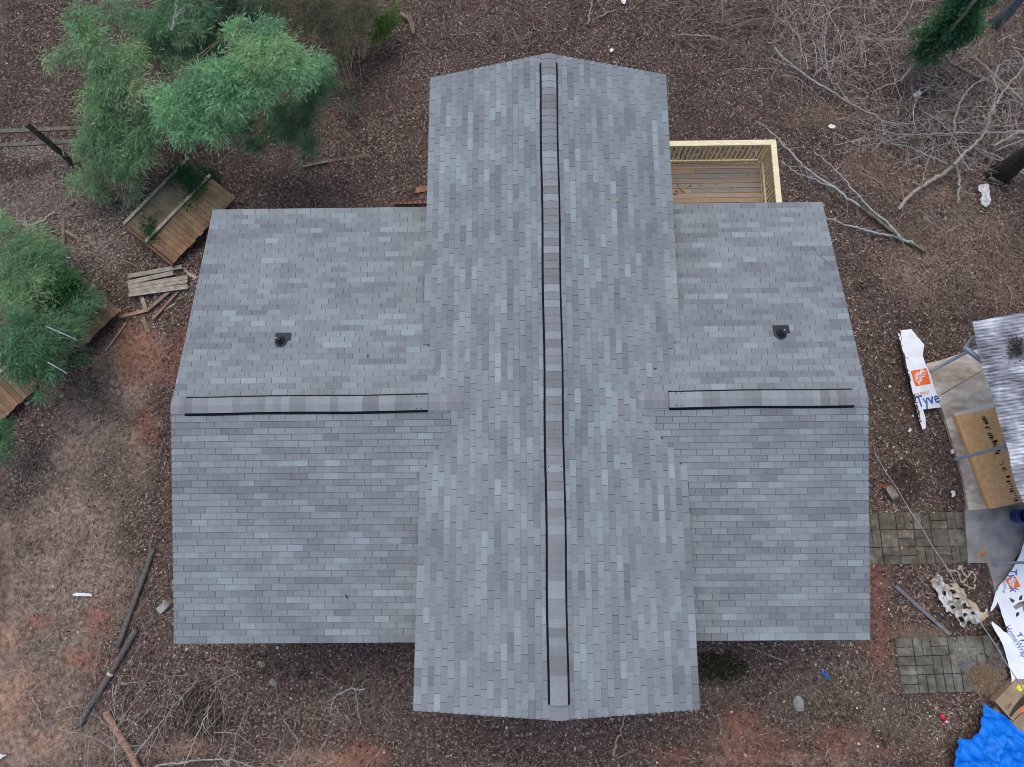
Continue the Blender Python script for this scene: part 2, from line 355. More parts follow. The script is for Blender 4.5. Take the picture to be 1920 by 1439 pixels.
def tabcol(pos, j, ix, seed):
    # the granule blend drifts along each strip; tabs differ a little, a few are clearly lighter
    h = _hash(np.array([ix]), np.array([j]), seed + 5)[0]; t = .68 * fbm(pos, j * 7.3, .85, seed + 60, 2) + .32 * h + .10 * (fbm(pos, j * .127, 2.2, seed + 90) - .5)
    t = float(np.clip((t - .16) / .72, 0, 1)) * 5; t = 2.4 + (t - 2.4) * .92 + (.4 if h > .93 else 0); t = min(max(t, 0), 4.999); k = int(t); f = t - k; a, b = RAMP[k], RAMP[k + 1]
    return tuple(g * (x + (y - x) * f) for x, y, g in zip(a, b, (.98, 1.02, .995)))
def shingles(name, face, parent, seed):
    mb = MB()
    if face[0] == 'M':
        side = face[1]; slope = math.hypot(mx_r(0), ZR - ZE); n = int(math.ceil(slope / EXPO)); L0, L1 = YB, YT
        def pt(s, r): e = (mx_l if side < 0 else mx_r)(s); return (lerp(e, mx_c(s), r), s)
        zf, other = zM, zS
    else:
        side = face[1]; slope = math.hypot(4.53, SR - SE); n = int(math.ceil(slope / EXPO)); L0, L1 = face[2], face[3]
        def pt(s, r): e = (sy_f if side < 0 else sy_b)(s); return (s, lerp(e, sy_c(s), r))
        zf, other = zS, zM
    for j in range(n):
        r0 = j * EXPO / slope; r1 = min(1, (j + 1.12) * EXPO / slope); off = (j % 2) * TABW * .5 + (j % 5) * .013 + random.uniform(-.008, .008)
        i0 = int(math.floor((L0 - off) / TABW)) - 1; i1 = int(math.ceil((L1 - off) / TABW)) + 1
        for i in range(i0, i1):
            a = max(L0, off + i * TABW + .0036); b = min(L1, off + (i + 1) * TABW - .0036)
            if b - a < .01: continue
            cx, cy = pt((a + b) / 2, (r0 + r1) / 2)
            zo = other(cx, cy); inside_other = (YB < cy < YT and mx_l(cy) < cx < mx_r(cy)) if face[0] == 'S' else (XL < cx < XR and sy_f(0) < cy < sy_b(0))
            if face[0] == 'S':
                if (mx_l(cy) + .35 < cx < mx_r(cy) - .35) and zo > zf(cx, cy) + .05: continue
                if abs(cx) < 1.1: continue
            elif inside_other and zo > zf(cx, cy) + .032: continue
            ca0 = tabcol(a + .08, j, i, seed); cb0 = tabcol(b - .08, j, i, seed)
            near = inside_other and abs(zo - zf(cx, cy)) < .14; ns = 5 if near else 1
            for ks in range(ns):
                sa, sb = lerp(a, b, ks / ns), lerp(a, b, (ks + 1) / ns); q = []
                for s, r, lift in ((sa, r0, .0125), (sb, r0, .0125), (sb, r1, .0025), (sa, r1, .0025)):
                    px, py = pt(s, r); z = zf(px, py)
                    if r0 == r and j == 0: px += side * .018 if face[0] == 'M' else 0; py += side * .018 if face[0] == 'S' else 0
                    if face[0] == 'M' and inside_other: z = max(z, other(px, py)) + (.007 if near else 0)
                    q.append(Vector((px, py, z + lift)))
                q2 = [p - Vector((0, 0, .0105 if k < 2 else .002)) for k, p in enumerate(q)]
                mb.add(q + q2, [(0, 1, 2, 3), (0, 4, 5, 1), (1, 5, 6, 2), (3, 7, 4, 0)], ca0)
                ga = tuple(lerp(x, y, ks / ns) for x, y in zip(ca0, cb0)); gb = tuple(lerp(x, y, (ks + 1) / ns) for x, y in zip(ca0, cb0))
                mb.c[-8:] = [ga, gb, gb, ga] * 2
                out = Vector((side, 0, 0)) if face[0] == 'M' else Vector((0, side, 0))     # cut edge of the shingle, coloured dark to draw the shadow line below it
                mb.add([q[0] - Vector((0, 0, .0015)), q[1] - Vector((0, 0, .0015)), q2[1] + out * (.0024 if face[0] == 'M' else .0044) - Vector((0, 0, .0005)), q2[0] + out * (.0024 if face[0] == 'M' else .0044) - Vector((0, 0, .0005))], [(0, 1, 2, 3)], (.05, .052, .06))
    return mb.build(name, M['shingle'], parent)
# roof boards below the shingles, with real thickness
def slab(mb, P, th=.14, col=(1, 1, 1)):
    mb.quadbox([Vector(p) - Vector((0, 0, th)) for p in P], [Vector(p) for p in P], col)
def roof_part(name, quads):
    mb = MB()
    for q in quads: slab(mb, q)
    return mb.build(name, M['deckboard'], house)
mr_ = roof_part('main_roof', [[(mx_l(YB), YB, ZE), (mx_c(YB), YB, ZR), (mx_c(YT), YT, ZR), (mx_l(YT), YT, ZE)], [(mx_c(YB), YB, ZR), (mx_r(YB), YB, ZE), (mx_r(YT), YT, ZE), (mx_c(YT), YT, ZR)]])
def wing(x0, x1): return [[(x0, sy_f(x0), SE), (x1, sy_f(x1), SE), (x1, sy_c(x1), SR), (x0, sy_c(x0), SR)], [(x0, sy_c(x0), SR), (x1, sy_c(x1), SR), (x1, sy_b(x1), SE), (x0, sy_b(x0), SE)]]
wl = roof_part('wing_roof', wing(XL, -.9)); wr = roof_part('wing_roof', wing(.9, XR))
for nm, f, p, sd_ in (('shingles', ('M', -1), mr_, 1), ('shingles', ('M', 1), mr_, 2), ('shingles', ('S', -1, XL, -1), wl, 3), ('shingles', ('S', 1, XL, -1), wl, 4), ('shingles', ('S', -1, 1, XR), wr, 5), ('shingles', ('S', 1, 1, XR), wr, 6)):
    shingles(nm, f, p, sd_)
# fascia and drip edge
def strip(name, segs, parent):
    for a, b in segs: mb = MB(); mb.beam(a, b, .022, .17); mb.build(name, M['trim'], parent)
e = -.013
strip('fascia', [((mx_l(YB) - e, YB, ZE - .082), (mx_l(YT) - e, YT, ZE - .082)), ((mx_r(YB) + e, YB, ZE - .082), (mx_r(YT) + e, YT, ZE - .082))] +
      [((mx_l(y), y + s * e, ZE - .082), (mx_c(y), y + s * e, ZR - .082)) for y, s in ((YB, -1), (YT, 1))] + [((mx_c(y), y + s * e, ZR - .082), (mx_r(y), y + s * e, ZE - .082)) for y, s in ((YB, -1), (YT, 1))], mr_)
for par, xe, xi, s in ((wl, XL, -2.2, -1), (wr, XR, 2.2, 1)):
    strip('fascia', [((xe, sy_f(0) - e, SE - .082), (xi, sy_f(0) - e, SE - .082)), ((xe, sy_b(0) + e, SE - .082), (xi, sy_b(0) + e, SE - .082)),
                     ((xe + s * e, sy_f(0), SE - .082), (xe + s * e, sy_c(xe), SR - .082)), ((xe + s * e, sy_c(xe), SR - .082), (xe + s * e, sy_b(0), SE - .082))], par)
# ridge caps (folded shingles) and raised ridge vents
def ridge(kind, s):
    if kind == 'M': return Vector((mx_c(s), s, ZR)), Vector((1, 0, 0)), (ZR - ZE) / 2.55
    return Vector((s, sy_c(s), SR)), Vector((0, 1, 0)), (SR - SE) / 4.54
def caps(mb, kind, s0, s1, lift, half, step, seed, dirn=1, slopek=1.0, off=0):
    n = max(1, int(round(abs(s1 - s0) / step))); st_ = (s1 - s0) / n; prev = None; run = 0
    for i in range(n):
        if run <= 0: run = random.choice([1, 1, 1, 2]); t = random.random(); prev = [(.30, .325, .345), (.268, .286, .305), (.238, .250, .266), (.208, .214, .228)][0 if t < .2 else 1 if t < .55 else 2 if t < .85 else 3]
        run -= 1; k = .93 * (1 + random.uniform(-.04, .04)); col = tuple(q * k * g_ for q, g_ in zip(prev, (.985, .995, .975)))
        if lift < .02: col = tuple(1.0 * (.245 * .6 + q * .4) * z_ for q, z_ in zip(col, (.985, 1.0, 1.05)))
        elif kind == 'S': col = (col[0] * .98, col[1] * .99, col[2] * .98)
        a = s0 + i * st_; b = a + st_ * 1.25; L = []
        for s, h in ((a, .011), (b, .001)):
            s = min(max(s, min(s0, s1)), max(s0, s1)); p, d, g = ridge(kind, s); p = p + d * (off + .006 * math.sin(s * 2.1))
            L.append([p + d * t_ - Vector((0, 0, abs(t_) * g * slopek - lift - h - .010)) for t_ in (-half, -half * .35, 0, half * .35, half)])
        A, B = L; A2 = [q - Vector((0, 0, .011)) for q in A]; B2 = [q - Vector((0, 0, .006)) for q in B]; V = A + B + A2 + B2
        Fs = [(k_, k_ + 1, 6 + k_, 5 + k_) for k_ in range(4)] + [(10 + k_, k_, k_ + 1, 11 + k_)[::-1] for k_ in range(4)] + [(5 + k_, 6 + k_, 16 + k_, 15 + k_) for k_ in range(4)] + [(0, 5, 15, 10), (4, 14, 19, 9)]
        mb.add(V, Fs, col)
YV0, YV1 = W(1046, 1322, ZR).y, W(1030, 117, ZR).y
XV = [(W(348, 756, SR).x, W(802, 753, SR).x, wl), (W(1254, 748, SR).x, W(1600, 746, SR).x, wr)]
def cap(par, *a, **k):
    mb = MB(); caps(mb, *a, **k); mb.build('ridge_cap', M['shingle'], par)
cap(mr_, 'M', YB, YV0 + .05, .003, .16, .14, 1); cap(mr_, 'M', YV1 - .05, YT, .003, .16, .14, 2)
cap(wl, 'S', XL, XV[0][0] + .05, .003, .16, .14, 1); cap(wl, 'S', XV[0][1] - .05, W(866, 754, SR).x, .006, .16, .14, 2)
cap(wr, 'S', W(1197, 749, SR).x, XV[1][0] + .05, .006, .16, .14, 1); cap(wr, 'S', XV[1][1] - .05, XR, .003, .16, .14, 2)
def vent(kind, s0, s1, joint):
    mb = MB(); n = 60; half = .198
    rings = []
    for i in range(n + 1):
        s = lerp(s0, s1, i / n); p, d, g = ridge(kind, s); p = p + d * (.006 * math.sin(s * 2.1)); j = .004 if i % 2 else 0
        rings.append([p + d * (-half - j) + Vector((0, 0, -half * g - .02)), p + d * (-half + .02) + Vector((0, 0, .036 - half * g * .9)), p + Vector((0, 0, .042)), p + d * (half - .02) + Vector((0, 0, .036 - half * g * .9)), p + d * (half + j) + Vector((0, 0, -half * g - .02))])
    V = [q for r_ in rings for q in r_]; F = []
    for i in range(n):
        for k in range(4): F.append((i * 5 + k, i * 5 + k + 1, i * 5 + 6 + k, i * 5 + 5 + k))
    F += [(0, 4, 3, 2, 1), tuple(n * 5 + k for k in range(5))]
    mb.add(V, F); v = mb.build('ridge_vent', M['black'], house)
    c = MB(); caps(c, kind, s0 - .004, s1 + .004, .043, .150, .158, 3, slopek=.85); c.build('vent_cap_shingles', M['shingle'], v)
    for s in joint:
        for t_ in (-.12, .12):
            for ds in (-.035, .06):
                p, d, g = ridge(kind, s + ds); q = p + d * t_ + Vector((0, 0, .063 - abs(t_) * g * .85)); nl = MB(); nl.tube([q - Vector((0, 0, .01)), q + Vector((0, 0, .004))], .012, 8); nl.build('nail_head', M['black'], v)
    return v
vent('M', YV0, YV1, [W(1038, 882, ZR).y]); vent('S', XV[0][0], XV[0][1], [XV[0][1] - .17]); vent('S', XV[1][0], XV[1][1], [XV[1][0] + .17])
# plumbing vents
for u, v in ((527, 640), (1463, 626)):
    p = W(u, v, 3.0)
    for k in range(6): p = W(u, v, zS(p.x, p.y) + .014)
    g = (SR - SE) / 4.54; T = Euler((-math.atan(g), 0, 0))
    pp = MB(); pp.tube([p - Vector((0, 0, .05)), p + Vector((0, 0, .17))], .034, 20); pipe = pp.build('vent_pipe', M['rubber'], house)
    fl = MB(); fl.box(p + Vector((.03, .10, .012 - .10 * g)), .32, .17, .006, tilt=(-math.atan(g), 0, 0)); fl.build('flashing', M['rubber'], pipe)
    bt = MB(); z0 = -.06
    for r0, h0, r1, h1 in ((.130, -.02, .125, .012), (.125, .012, .09, .022), (.09, .022, .065, .075), (.065, .075, .048, .10), (.048, .10, .040, .15)): 
        a = [p + Vector((r0 * math.cos(t), r0 * math.sin(t), h0 - r0 * math.sin(t) * g * (1 if h0 < .03 else .3))) for t in [k * math.pi / 12 for k in range(24)]]
        b = [p + Vector((r1 * math.cos(t), r1 * math.sin(t), h1 - r1 * math.sin(t) * g * (1 if h1 < .03 else .3))) for t in [k * math.pi / 12 for k in range(24)]]
        bt.add(a + b, [(k, (k + 1) % 24, 24 + (k + 1) % 24, 24 + k) for k in range(24)])
    bt.build('rubber_boot', M['rubber'], pipe, True)
    bb = MB(); c_ = p + Vector((-.09 if u < 900 else .075, .06, .03)); bb.tube([c_, c_ + Vector((0, 0, .025))], [.018, .012], 8); bb.build('sealant_blob', M['white'], pipe)
# walls and foundation
mb = MB(); wm = MB()
def wallbox(mb, x0, x1, y0, y1, z0, z1, step=None):
    mb.box(((x0 + x1) / 2, (y0 + y1) / 2, (z0 + z1) / 2), x1 - x0, y1 - y0, z1 - z0)
wallbox(mb, -6.95, 5.65, -4.15, 4.15, -.05, SE + .02); wallbox(wm, -2.2, 2.2, -5.2, 6.9, -.052, ZE - .05)
for yy in (-5.2, 6.9): wm.add([(-2.2, yy, ZE - .05), (2.2, yy, ZE - .05), (.03, yy, ZR - .16)], [(0, 1, 2)])
for xx in (-6.95, 5.65): mb.add([(xx, -4.15, SE), (xx, 4.15, SE), (xx, 0, SR - .16)], [(0, 1, 2)])
mb.build('wall', M['siding'], house); wm.build('wall', M['siding'], house)
fm = MB(); wallbox(fm, -6.9, 5.6, -4.1, 4.1, -1.6, -.06); wallbox(fm, -2.15, 2.15, -5.15, 6.85, -1.62, -.062); fm.build('foundation', M['brick'], house)
# small debris on the roof
def on_roof(u, v):
    p = W(u, v, 3.2)
    for k in range(6): p = W(u, v, max(zM(p.x, p.y) if abs(p.x) < 2.55 else 0, zS(p.x, p.y)) + .012)
    return p
def roof_twig(pts, r, lab, col):
    m = MB(); m.tube(spline([on_roof(*q) + Vector((0, 0, .008)) for q in pts], 5), r, 5, col); tag(m.build('twig', M['bark'], None, True), lab, 'twig')
roof_twig([(1257, 893), (1261, 906), (1263, 918), (1270, 925), (1274, 932)], .006, 'pale curled twig lying on the main roof near the right valley', (.38, .38, .37))
roof_twig([(1523, 462), (1535, 478), (1548, 488), (1568, 503)], .005, 'thin pale twig on the right wing roof near its outer edge', (.30, .32, .33))
roof_twig([(1311, 922), (1318, 918), (1326, 924), (1330, 917)], .004, 'tiny curled twig on the front slope of the right wing', (.16, .16, .16))
roof_twig([(1340, 538), (1352, 537), (1354, 545)], .004, 'tiny angular twig on the back slope of the right wing', (.40, .41, .40))
roof_twig([(648, 1115), (651, 1122)], .012, 'short dark scrap of twig low on the left wing front slope', (.03, .04, .05))
for (u, v, s, c, lab) in ((1156, 376, .055, (.55, .60, .30), 'pale yellow leaf on the right slope of the main roof'), (669, 479, .03, (.50, .55, .22), 'small yellow leaf on the left wing roof near the main roof'), (735, 1148, .03, (.55, .5, .1), 'tiny yellow leaf near the front edge of the left wing roof'), (1228, 692, .03, (.06, .05, .05), 'tiny dark leaf on the main roof by the right wing'), (690, 668, .03, (.06, .05, .05), 'tiny dark leaf on the left wing roof beside the valley')):
    p = on_roof(u, v) + Vector((0, 0, .012)); m = MB()
    for a in (0, 2.1, 4.1):
        d = Vector((math.cos(a), math.sin(a), .2)) * s; e_ = Vector((-math.sin(a), math.cos(a), 0)) * s * .45; m.add([p, p + d * .5 + e_, p + d, p + d * .5 - e_], [(0, 1, 2, 3)], c)
    tag(m.build('fallen_leaf', M['leaf'], None), lab, 'leaf')

# ------------------------------------------------------------------ the deck behind the right wing
DZ, RZ_ = -.10, .85
def yell(): k = random.uniform(.88, 1.08); return (.74 * k, .61 * k, .34 * k)
pc = W(1455, 262, RZ_); deck = empty('wooden_deck', (4.0, 5.6, -1.0), 'new pale wooden deck with railing behind the right wing', 'deck')
DX1, DY1 = pc.x, pc.y; DX0, DY0 = 2.25, 4.16
fm = MB(); y = DY1 - .12; r = 0
while y > DY0:
    segs = [DX0, random.uniform(2.9, 4.6), DX1 - .12] if r % 2 else [DX0, DX1 - .12]
    for a, b in zip(segs, segs[1:]):
        k = random.uniform(.8, 1.15); c = random.choice([(.36, .265, .185), (.33, .25, .18), (.28, .24, .20), (.38, .27, .17), (.25, .22, .19)])
        fm.box(((a + b) / 2, y - .066, DZ - .016 + random.uniform(0, .003)), b - a - .006, .129, .032, col=tuple(q * k for q in c))
    y -= .1385; r += 1
fm.build('floor_boards', M['newwood'], deck)
for xx in np.arange(DX0 + .2, DX1 - .2, .4): jm = MB(); jm.box((xx, (DY0 + DY1) / 2, DZ - .13), .038, DY1 - DY0 - .28, .19, col=(.5, .4, .23)); jm.build('joist', M['newwood'], deck)
jm = MB(); jm.box(((DX0 + DX1) / 2, DY1 - .105, DZ - .13), DX1 - DX0 - .2, .038, .19, col=(.5, .4, .23)); jm.build('rim_board', M['newwood'], deck); jm = MB(); jm.box((DX1 - .105, (DY0 + DY1) / 2 - .02, DZ - .13), .038, DY1 - DY0 - .22, .19, col=(.5, .4, .23))
jm.build('rim_board', M['newwood'], deck)
for (x, y) in ((DX1 - .06, DY1 - .06), (3.25, DY1 - .06), (DX1 - .06, DY0 + .3)):
    pm = MB(); z0 = float(G(x, y)) - .1; pm.box((x, y, (z0 + RZ_ - .04) / 2), .089, .089, RZ_ - .04 - z0, col=yell()); pm.build('post', M['newwood'], deck)
rm = MB()                                          # cap mitred at the corner
cw = .14; z0, z1 = RZ_ - .038, RZ_
rm.quadbox([Vector(q) for q in ((DX0, DY1 - cw, z0), (DX1 - cw, DY1 - cw, z0), (DX1, DY1, z0), (DX0, DY1, z0))], [Vector(q) for q in ((DX0, DY1 - cw, z1), (DX1 - cw, DY1 - cw, z1), (DX1, DY1, z1), (DX0, DY1, z1))], (.80, .71, .46))
rm.build('top_rail', M['newwood'], deck)
rm = MB(); rm.quadbox([Vector(q) for q in ((DX1 - cw + .002, DY0, z0), (DX1, DY0, z0), (DX1, DY1 - .003, z0), (DX1 - cw + .002, DY1 - cw - .003, z0))], [Vector(q) for q in ((DX1 - cw + .002, DY0, z1), (DX1, DY0, z1), (DX1, DY1 - .003, z1), (DX1 - cw + .002, DY1 - cw - .003, z1))], (.82, .73, .48))
rm.build('top_rail', M['newwood'], deck)
for zz, th in ((RZ_ - .085, .089), (DZ + .09, .089)):
    rm = MB(); rm.box(((DX0 + DX1) / 2 - .1, DY1 - .085, zz), DX1 - DX0 - .2, .038, th, col=(.72, .61, .36)); rm.build('side_rail', M['newwood'], deck)
    rm = MB(); rm.box((DX1 - .085, (DY0 + DY1) / 2 - .05, zz), .038, DY1 - DY0 - .12, th, col=(.72, .61, .36)); rm.build('side_rail', M['newwood'], deck)
x = DX0 + .1
while x < DX1 - .16:
    if abs(x - 3.25) > .08:
        m = MB(); m.box((x, DY1 - .042, (DZ + RZ_) / 2 - .02), .036, .036, RZ_ - DZ - .1, col=yell()); m.build('baluster', M['newwood'], deck)
    x += .125
y = DY1 - .2
while y > DY0 + .05:
    m = MB(); m.box((DX1 - .042, y, (DZ + RZ_) / 2 - .02), .036, .036, RZ_ - DZ - .1, col=yell()); m.build('baluster', M['newwood'], deck); y -= .125
m = MB()
for k in range(26):
    x = random.uniform(DX0 + .1, DX1 - .3); y = random.uniform(DY0 + .1, DY1 - .3); a = random.uniform(0, 6.28); l = random.uniform(.02, .09)
    m.box((x, y, DZ + .006), l, .014, .006, rot=a, col=(.05, .03, .02))
tag(m.build('deck_leaf_scraps', M['litter']), 'small dark leaves and twigs lying on the wooden deck', 'leaf scraps', kind='stuff')
def dk(u, v): return W(u, v, DZ + .012)
m = MB(); m.tube(spline([dk(1262, 362), dk(1268, 366), dk(1270, 358), dk(1265, 360)], 4), .008, 5, (.05, .04, .04)); m.tube(spline([dk(1270, 345), (dk(1276, 356)), dk(1284, 362)], 4), .007, 5, (.05, .04, .04)); m.tube([dk(1288, 352), dk(1296, 348), dk(1295, 344)], .006, 5, (.05, .04, .04))
tag(m.build('dead_vine', M['bark']), 'dark curled bit of vine on the deck floor beside the main roof', 'vine')
# brick step and lumber peeking out behind the left wing
m = MB()
for k in range(7): p = gp(744 + k * 9, 385.5 - k * .2); m.box(p + Vector((0, 0, .05)), .105, .075, .2, col=(1, 1, 1))
tag(m.build('brick_edging', M['brick']), 'row of bricks on the ground behind the left wing, beside the main roof', 'bricks')

# ------------------------------------------------------------------ generic pieces
def board_px(name, a, b, wd, th, col, label, cat, h=.03, h2=None, m='oldwood', group=None, notch=True):
    A = gp(a[0], a[1], h); B = gp(b[0], b[1], h if h2 is None else h2); mb = MB()
    d = (B - A).normalized(); s = Vector((-d.y, d.x, 0)); n = 5
    for q in range(n):                              # slightly cupped, uneven ends
        t0 = -wd / 2 + wd * q / n; t1 = -wd / 2 + wd * (q + 1) / n; e0 = random.uniform(0, .03) if notch else 0; k = random.uniform(.85, 1.12)
        c = tuple(x_ * k for x_ in col); lo = Vector((0, 0, th)); z = Vector((0, 0, .0015 * (q % 2)))
        P = [A - d * e0 + s * t0 + z, B + d * e0 + s * t0 + z, B + d * e0 + s * t1 + z, A - d * e0 + s * t1 + z]
        mb.quadbox([p_ - lo for p_ in P], P, c)
    return tag(mb.build(name, M[m]), label, cat, group)
def pole_px(name, pts, r, col, label, cat, h=.06, m='bark', group=None, n=10, seg=5, wob=.004, hs=None, r1=None):
    P = [gp(u, v, (hs[i] if hs else h)) for i, (u, v) in enumerate(pts)]
    P = spline(P, seg) if len(P) > 1 else P
    P = [p + Vector((random.gauss(0, wob), random.gauss(0, wob), random.gauss(0, wob))) for p in P]
    k = len(P); rad = [lerp(r, r1 if r1 is not None else r, i / (k - 1)) * random.uniform(.93, 1.07) for i in range(k)]
    mb = MB(); mb.tube(P, rad, n, col); return tag(mb.build(name, M[m], None, True), label, cat, group)
def blobmesh(name, c, r, col, label, cat, m='rock', seed=0, flat=.5, group=None, parent=None):
    bm = bmesh.new(); bmesh.ops.create_icosphere(bm, subdivisions=3, radius=1)
    rs = np.random.default_rng(seed + 7); pl = [(Vector(rs.normal(size=3)).normalized(), rs.uniform(.55, .85)) for _ in range(9)]
    for v in bm.verts:
        p = v.co.copy()
        for nrm, dd in pl:
            t = p.dot(nrm) - dd
            if t > 0: p -= nrm * t
        v.co = Vector((p.x * r[0], p.y * r[1], p.z * r[2])) + Vector(c)
    me = bpy.data.meshes.new(name); bm.to_mesh(me); bm.free()
    ca = me.color_attributes.new('Col', 'FLOAT_COLOR', 'POINT'); ca.data.foreach_set('color', np.tile([*col, 1], len(me.vertices)).astype(np.float32))
    o = link(name, me, M[m], parent); return tag(o, label, cat, group) if parent is None else o
def rot_mesh(o, ang, c):
    Mx = Matrix.Translation(c) @ Matrix.Rotation(ang, 4, 'Z') @ Matrix.Translation(-Vector(c)); o.data.transform(Mx)
def sheet(name, poly, zf, mat_, holes=(), step=.05, parent=None, vc=None, th=None, jag=0.0):
    """thin sheet: outline in world xy, optional holes, height function"""
    def dens(pl):
        out = []
        for i in range(len(pl)):
            a = Vector(pl[i]); b = Vector(pl[(i + 1) % len(pl)]); k = max(1, int((b - a).length / step))
            for j in range(k):
                p = a.lerp(b, j / k)
                if jag: p += Vector((random.gauss(0, jag), random.gauss(0, jag)))
                out.append(p)
        return out
    loops = [dens([Vector(p[:2]) for p in poly])] + [dens([Vector(p[:2]) for p in h]) for h in holes]
    V = []; E_ = []
    for L in loops:
        b = len(V); V += L; E_ += [(b + i, b + (i + 1) % len(L)) for i in range(len(L))]
    xs = [p.x for p in loops[0]]; ys = [p.y for p in loops[0]]
    GX, GY = np.meshgrid(np.arange(min(xs), max(xs), step), np.arange(min(ys), max(ys), step)); GX = GX.ravel() + rng.uniform(-.2, .2, GX.size) * step; GY = GY.ravel() + rng.uniform(-.2, .2, GY.size) * step
    inside = inpoly(GX, GY, [(p.x, p.y) for p in loops[0]])
    for L in loops[1:]: inside &= ~inpoly(GX, GY, [(p.x, p.y) for p in L])
    V += [Vector((a, b)) for a, b in zip(GX[inside], GY[inside])]
    vo, eo, fo, _, _, _ = delaunay_2d_cdt(V, E_, [], 0, 1e-5)
    keep = []
    cx = np.array([sum(vo[i].x for i in f) / len(f) for f in fo]); cy = np.array([sum(vo[i].y for i in f) / len(f) for f in fo])
    ins = inpoly(cx, cy, [(p.x, p.y) for p in loops[0]])
    for L in loops[1:]: ins &= ~inpoly(cx, cy, [(p.x, p.y) for p in L])
    fs = [tuple(f) for f, i in zip(fo, ins) if i]; used = sorted({i for f in fs for i in f}); mp = {i: k for k, i in enumerate(used)}
    px = np.array([vo[i].x for i in used]); py = np.array([vo[i].y for i in used]); pz = zf(px, py)
    me = bpy.data.meshes.new(name); me.from_pydata([tuple(q) for q in np.stack([px, py, pz], 1)], [], [tuple(mp[i] for i in f) for f in fs]); me.update()
    me.polygons.foreach_set('use_smooth', np.ones(len(me.polygons), bool))
    ca = me.color_attributes.new('Col', 'FLOAT_COLOR', 'POINT'); c = np.ones((len(px), 4), np.float32)
    if vc is not None: c[:, :3] = vc(px, py)
    ca.data.foreach_set('color', c.ravel())
    o = link(name, me, mat_, parent)
    if th:
        md = o.modifiers.new('thickness', 'SOLIDIFY'); md.thickness = th; md.offset = -1
    return o
def lettering(name, text, u, v, size, ang, mat_, zf, parent, sx=1.0, lift=.006, bold=.0):
    """flat letters: baseline start at photo position u,v; ang in degrees counter-clockwise"""
    cu = bpy.data.curves.new(name, 'FONT'); cu.body = text; cu.size = size; cu.offset = bold; cu.resolution_u = 2
    tmp = bpy.data.objects.new('tmp', cu); COL.objects.link(tmp); dg = bpy.context.evaluated_depsgraph_get(); dg.update()
    me = bpy.data.meshes.new_from_object(tmp.evaluated_get(dg)); bpy.data.objects.remove(tmp)
    bm = bmesh.new(); bm.from_mesh(me); bmesh.ops.triangulate(bm, faces=bm.faces)
    for _ in range(2): bmesh.ops.subdivide_edges(bm, edges=[e_ for e_ in bm.edges if e_.calc_length() > .04], cuts=1)
    bmesh.ops.triangulate(bm, faces=bm.faces); p0 = gp(u, v, .1); c, s = math.cos(R(ang)), math.sin(R(ang))
    for q in bm.verts:
        x_, y_ = q.co.x * sx, q.co.y; X_ = p0.x + x_ * c - y_ * s; Y_ = p0.y + x_ * s + y_ * c; q.co = (X_, Y_, 0)
    z = zf(np.array([q.co.x for q in bm.verts]), np.array([q.co.y for q in bm.verts]))
    for q, zz in zip(bm.verts, z): q.co.z = zz + lift
    bm.to_mesh(me); bm.free(); me.materials.clear()
    return link(name, me, mat_, parent)

# ------------------------------------------------------------------ right side: paving, slab, carport
def pave(name, poly, u0, v0, ang, cols, label):
    mb = MB(); p0 = gp(u0, v0); a = R(ang); ex = Vector((math.cos(a), math.sin(a), 0)); ey = Vector((-math.sin(a), math.cos(a), 0)); T_ = .405
    for i in range(-2, 9):
        for j in range(-8, 3):
            h = random.random(); cells = [(0, 0, T_, T_)] if h < .2 else [(0, 0, T_, T_ / 2), (0, T_ / 2, T_, T_)] if h < .62 else [(0, 0, T_ / 2, T_), (T_ / 2, 0, T_, T_)]
            for (a0, b0, a1, b1) in cells:
                g = .007; c0 = p0 + ex * (i * T_ + a0 + g) + ey * (j * T_ + b0 + g); w_, h_ = a1 - a0 - 2 * g, b1 - b0 - 2 * g
                cc = c0 + ex * w_ / 2 + ey * h_ / 2
                if not inpoly(np.array([cc.x]), np.array([cc.y]), poly)[0]: continue
                z = float(G(cc.x, cc.y)) * .25 + .75 * float(G(p0.x, p0.y)) + .035 + random.uniform(-.006, .006); k = random.uniform(.88, 1.1); col = tuple(q * k for q in random.choice(cols)); P = []
                for zz, s in ((z - .08, 0), (z - .008, 0), (z, .008)):
                    P.append([Vector((0, 0, zz)) + (c0 + ex * x_ + ey * y_) * 1.0 - Vector((0, 0, c0.z)) for x_, y_ in ((s, s), (w_ - s, s), (w_ - s, h_ - s), (s, h_ - s))])
                b = len(mb.v); V = P[0] + P[1] + P[2]; mb.add(V, [(8, 9, 10, 11)] + [(r_ * 4 + k_, r_ * 4 + (k_ + 1) % 4, r_ * 4 + 4 + (k_ + 1) % 4, r_ * 4 + 4 + k_) for r_ in (0, 1) for k_ in range(4)], col)
    return tag(mb.build(name, M['paver']), kind='structure')
PC = [(.135, .122, .098), (.155, .14, .11), (.115, .11, .088), (.175, .155, .12)]
pave('paver_path', PATH, 1625, 1060, 0.5, PC, '')
pave('paver_patio', PATIO, 1691, 1302, 1.5, [(.165, .165, .135), (.19, .185, .15), (.14, .142, .118)], '')
m = MB(); q = gpoly([(1805, 962), (1815, 940), (1850, 940), (1930, 930), (2080, 930), (2080, 1056), (1906, 1040), (1895, 1056), (1812, 1056)])
zb = float(np.max(G(*[a.ravel() for a in np.meshgrid(np.linspace(8.2, 12, 40), np.linspace(-4, 3, 60))]))) + .035
m.quadbox([Vector((*p, zb - .1)) for p in q], [Vector((*p, zb + .012)) for p in q]); tag(m.build('concrete_pad', M['concrete']), kind='structure')
m = MB(); q2 = gpoly([(1850, 1056), (1905, 1057), (1935, 1080), (1930, 1160), (1868, 1140), (1858, 1090)])
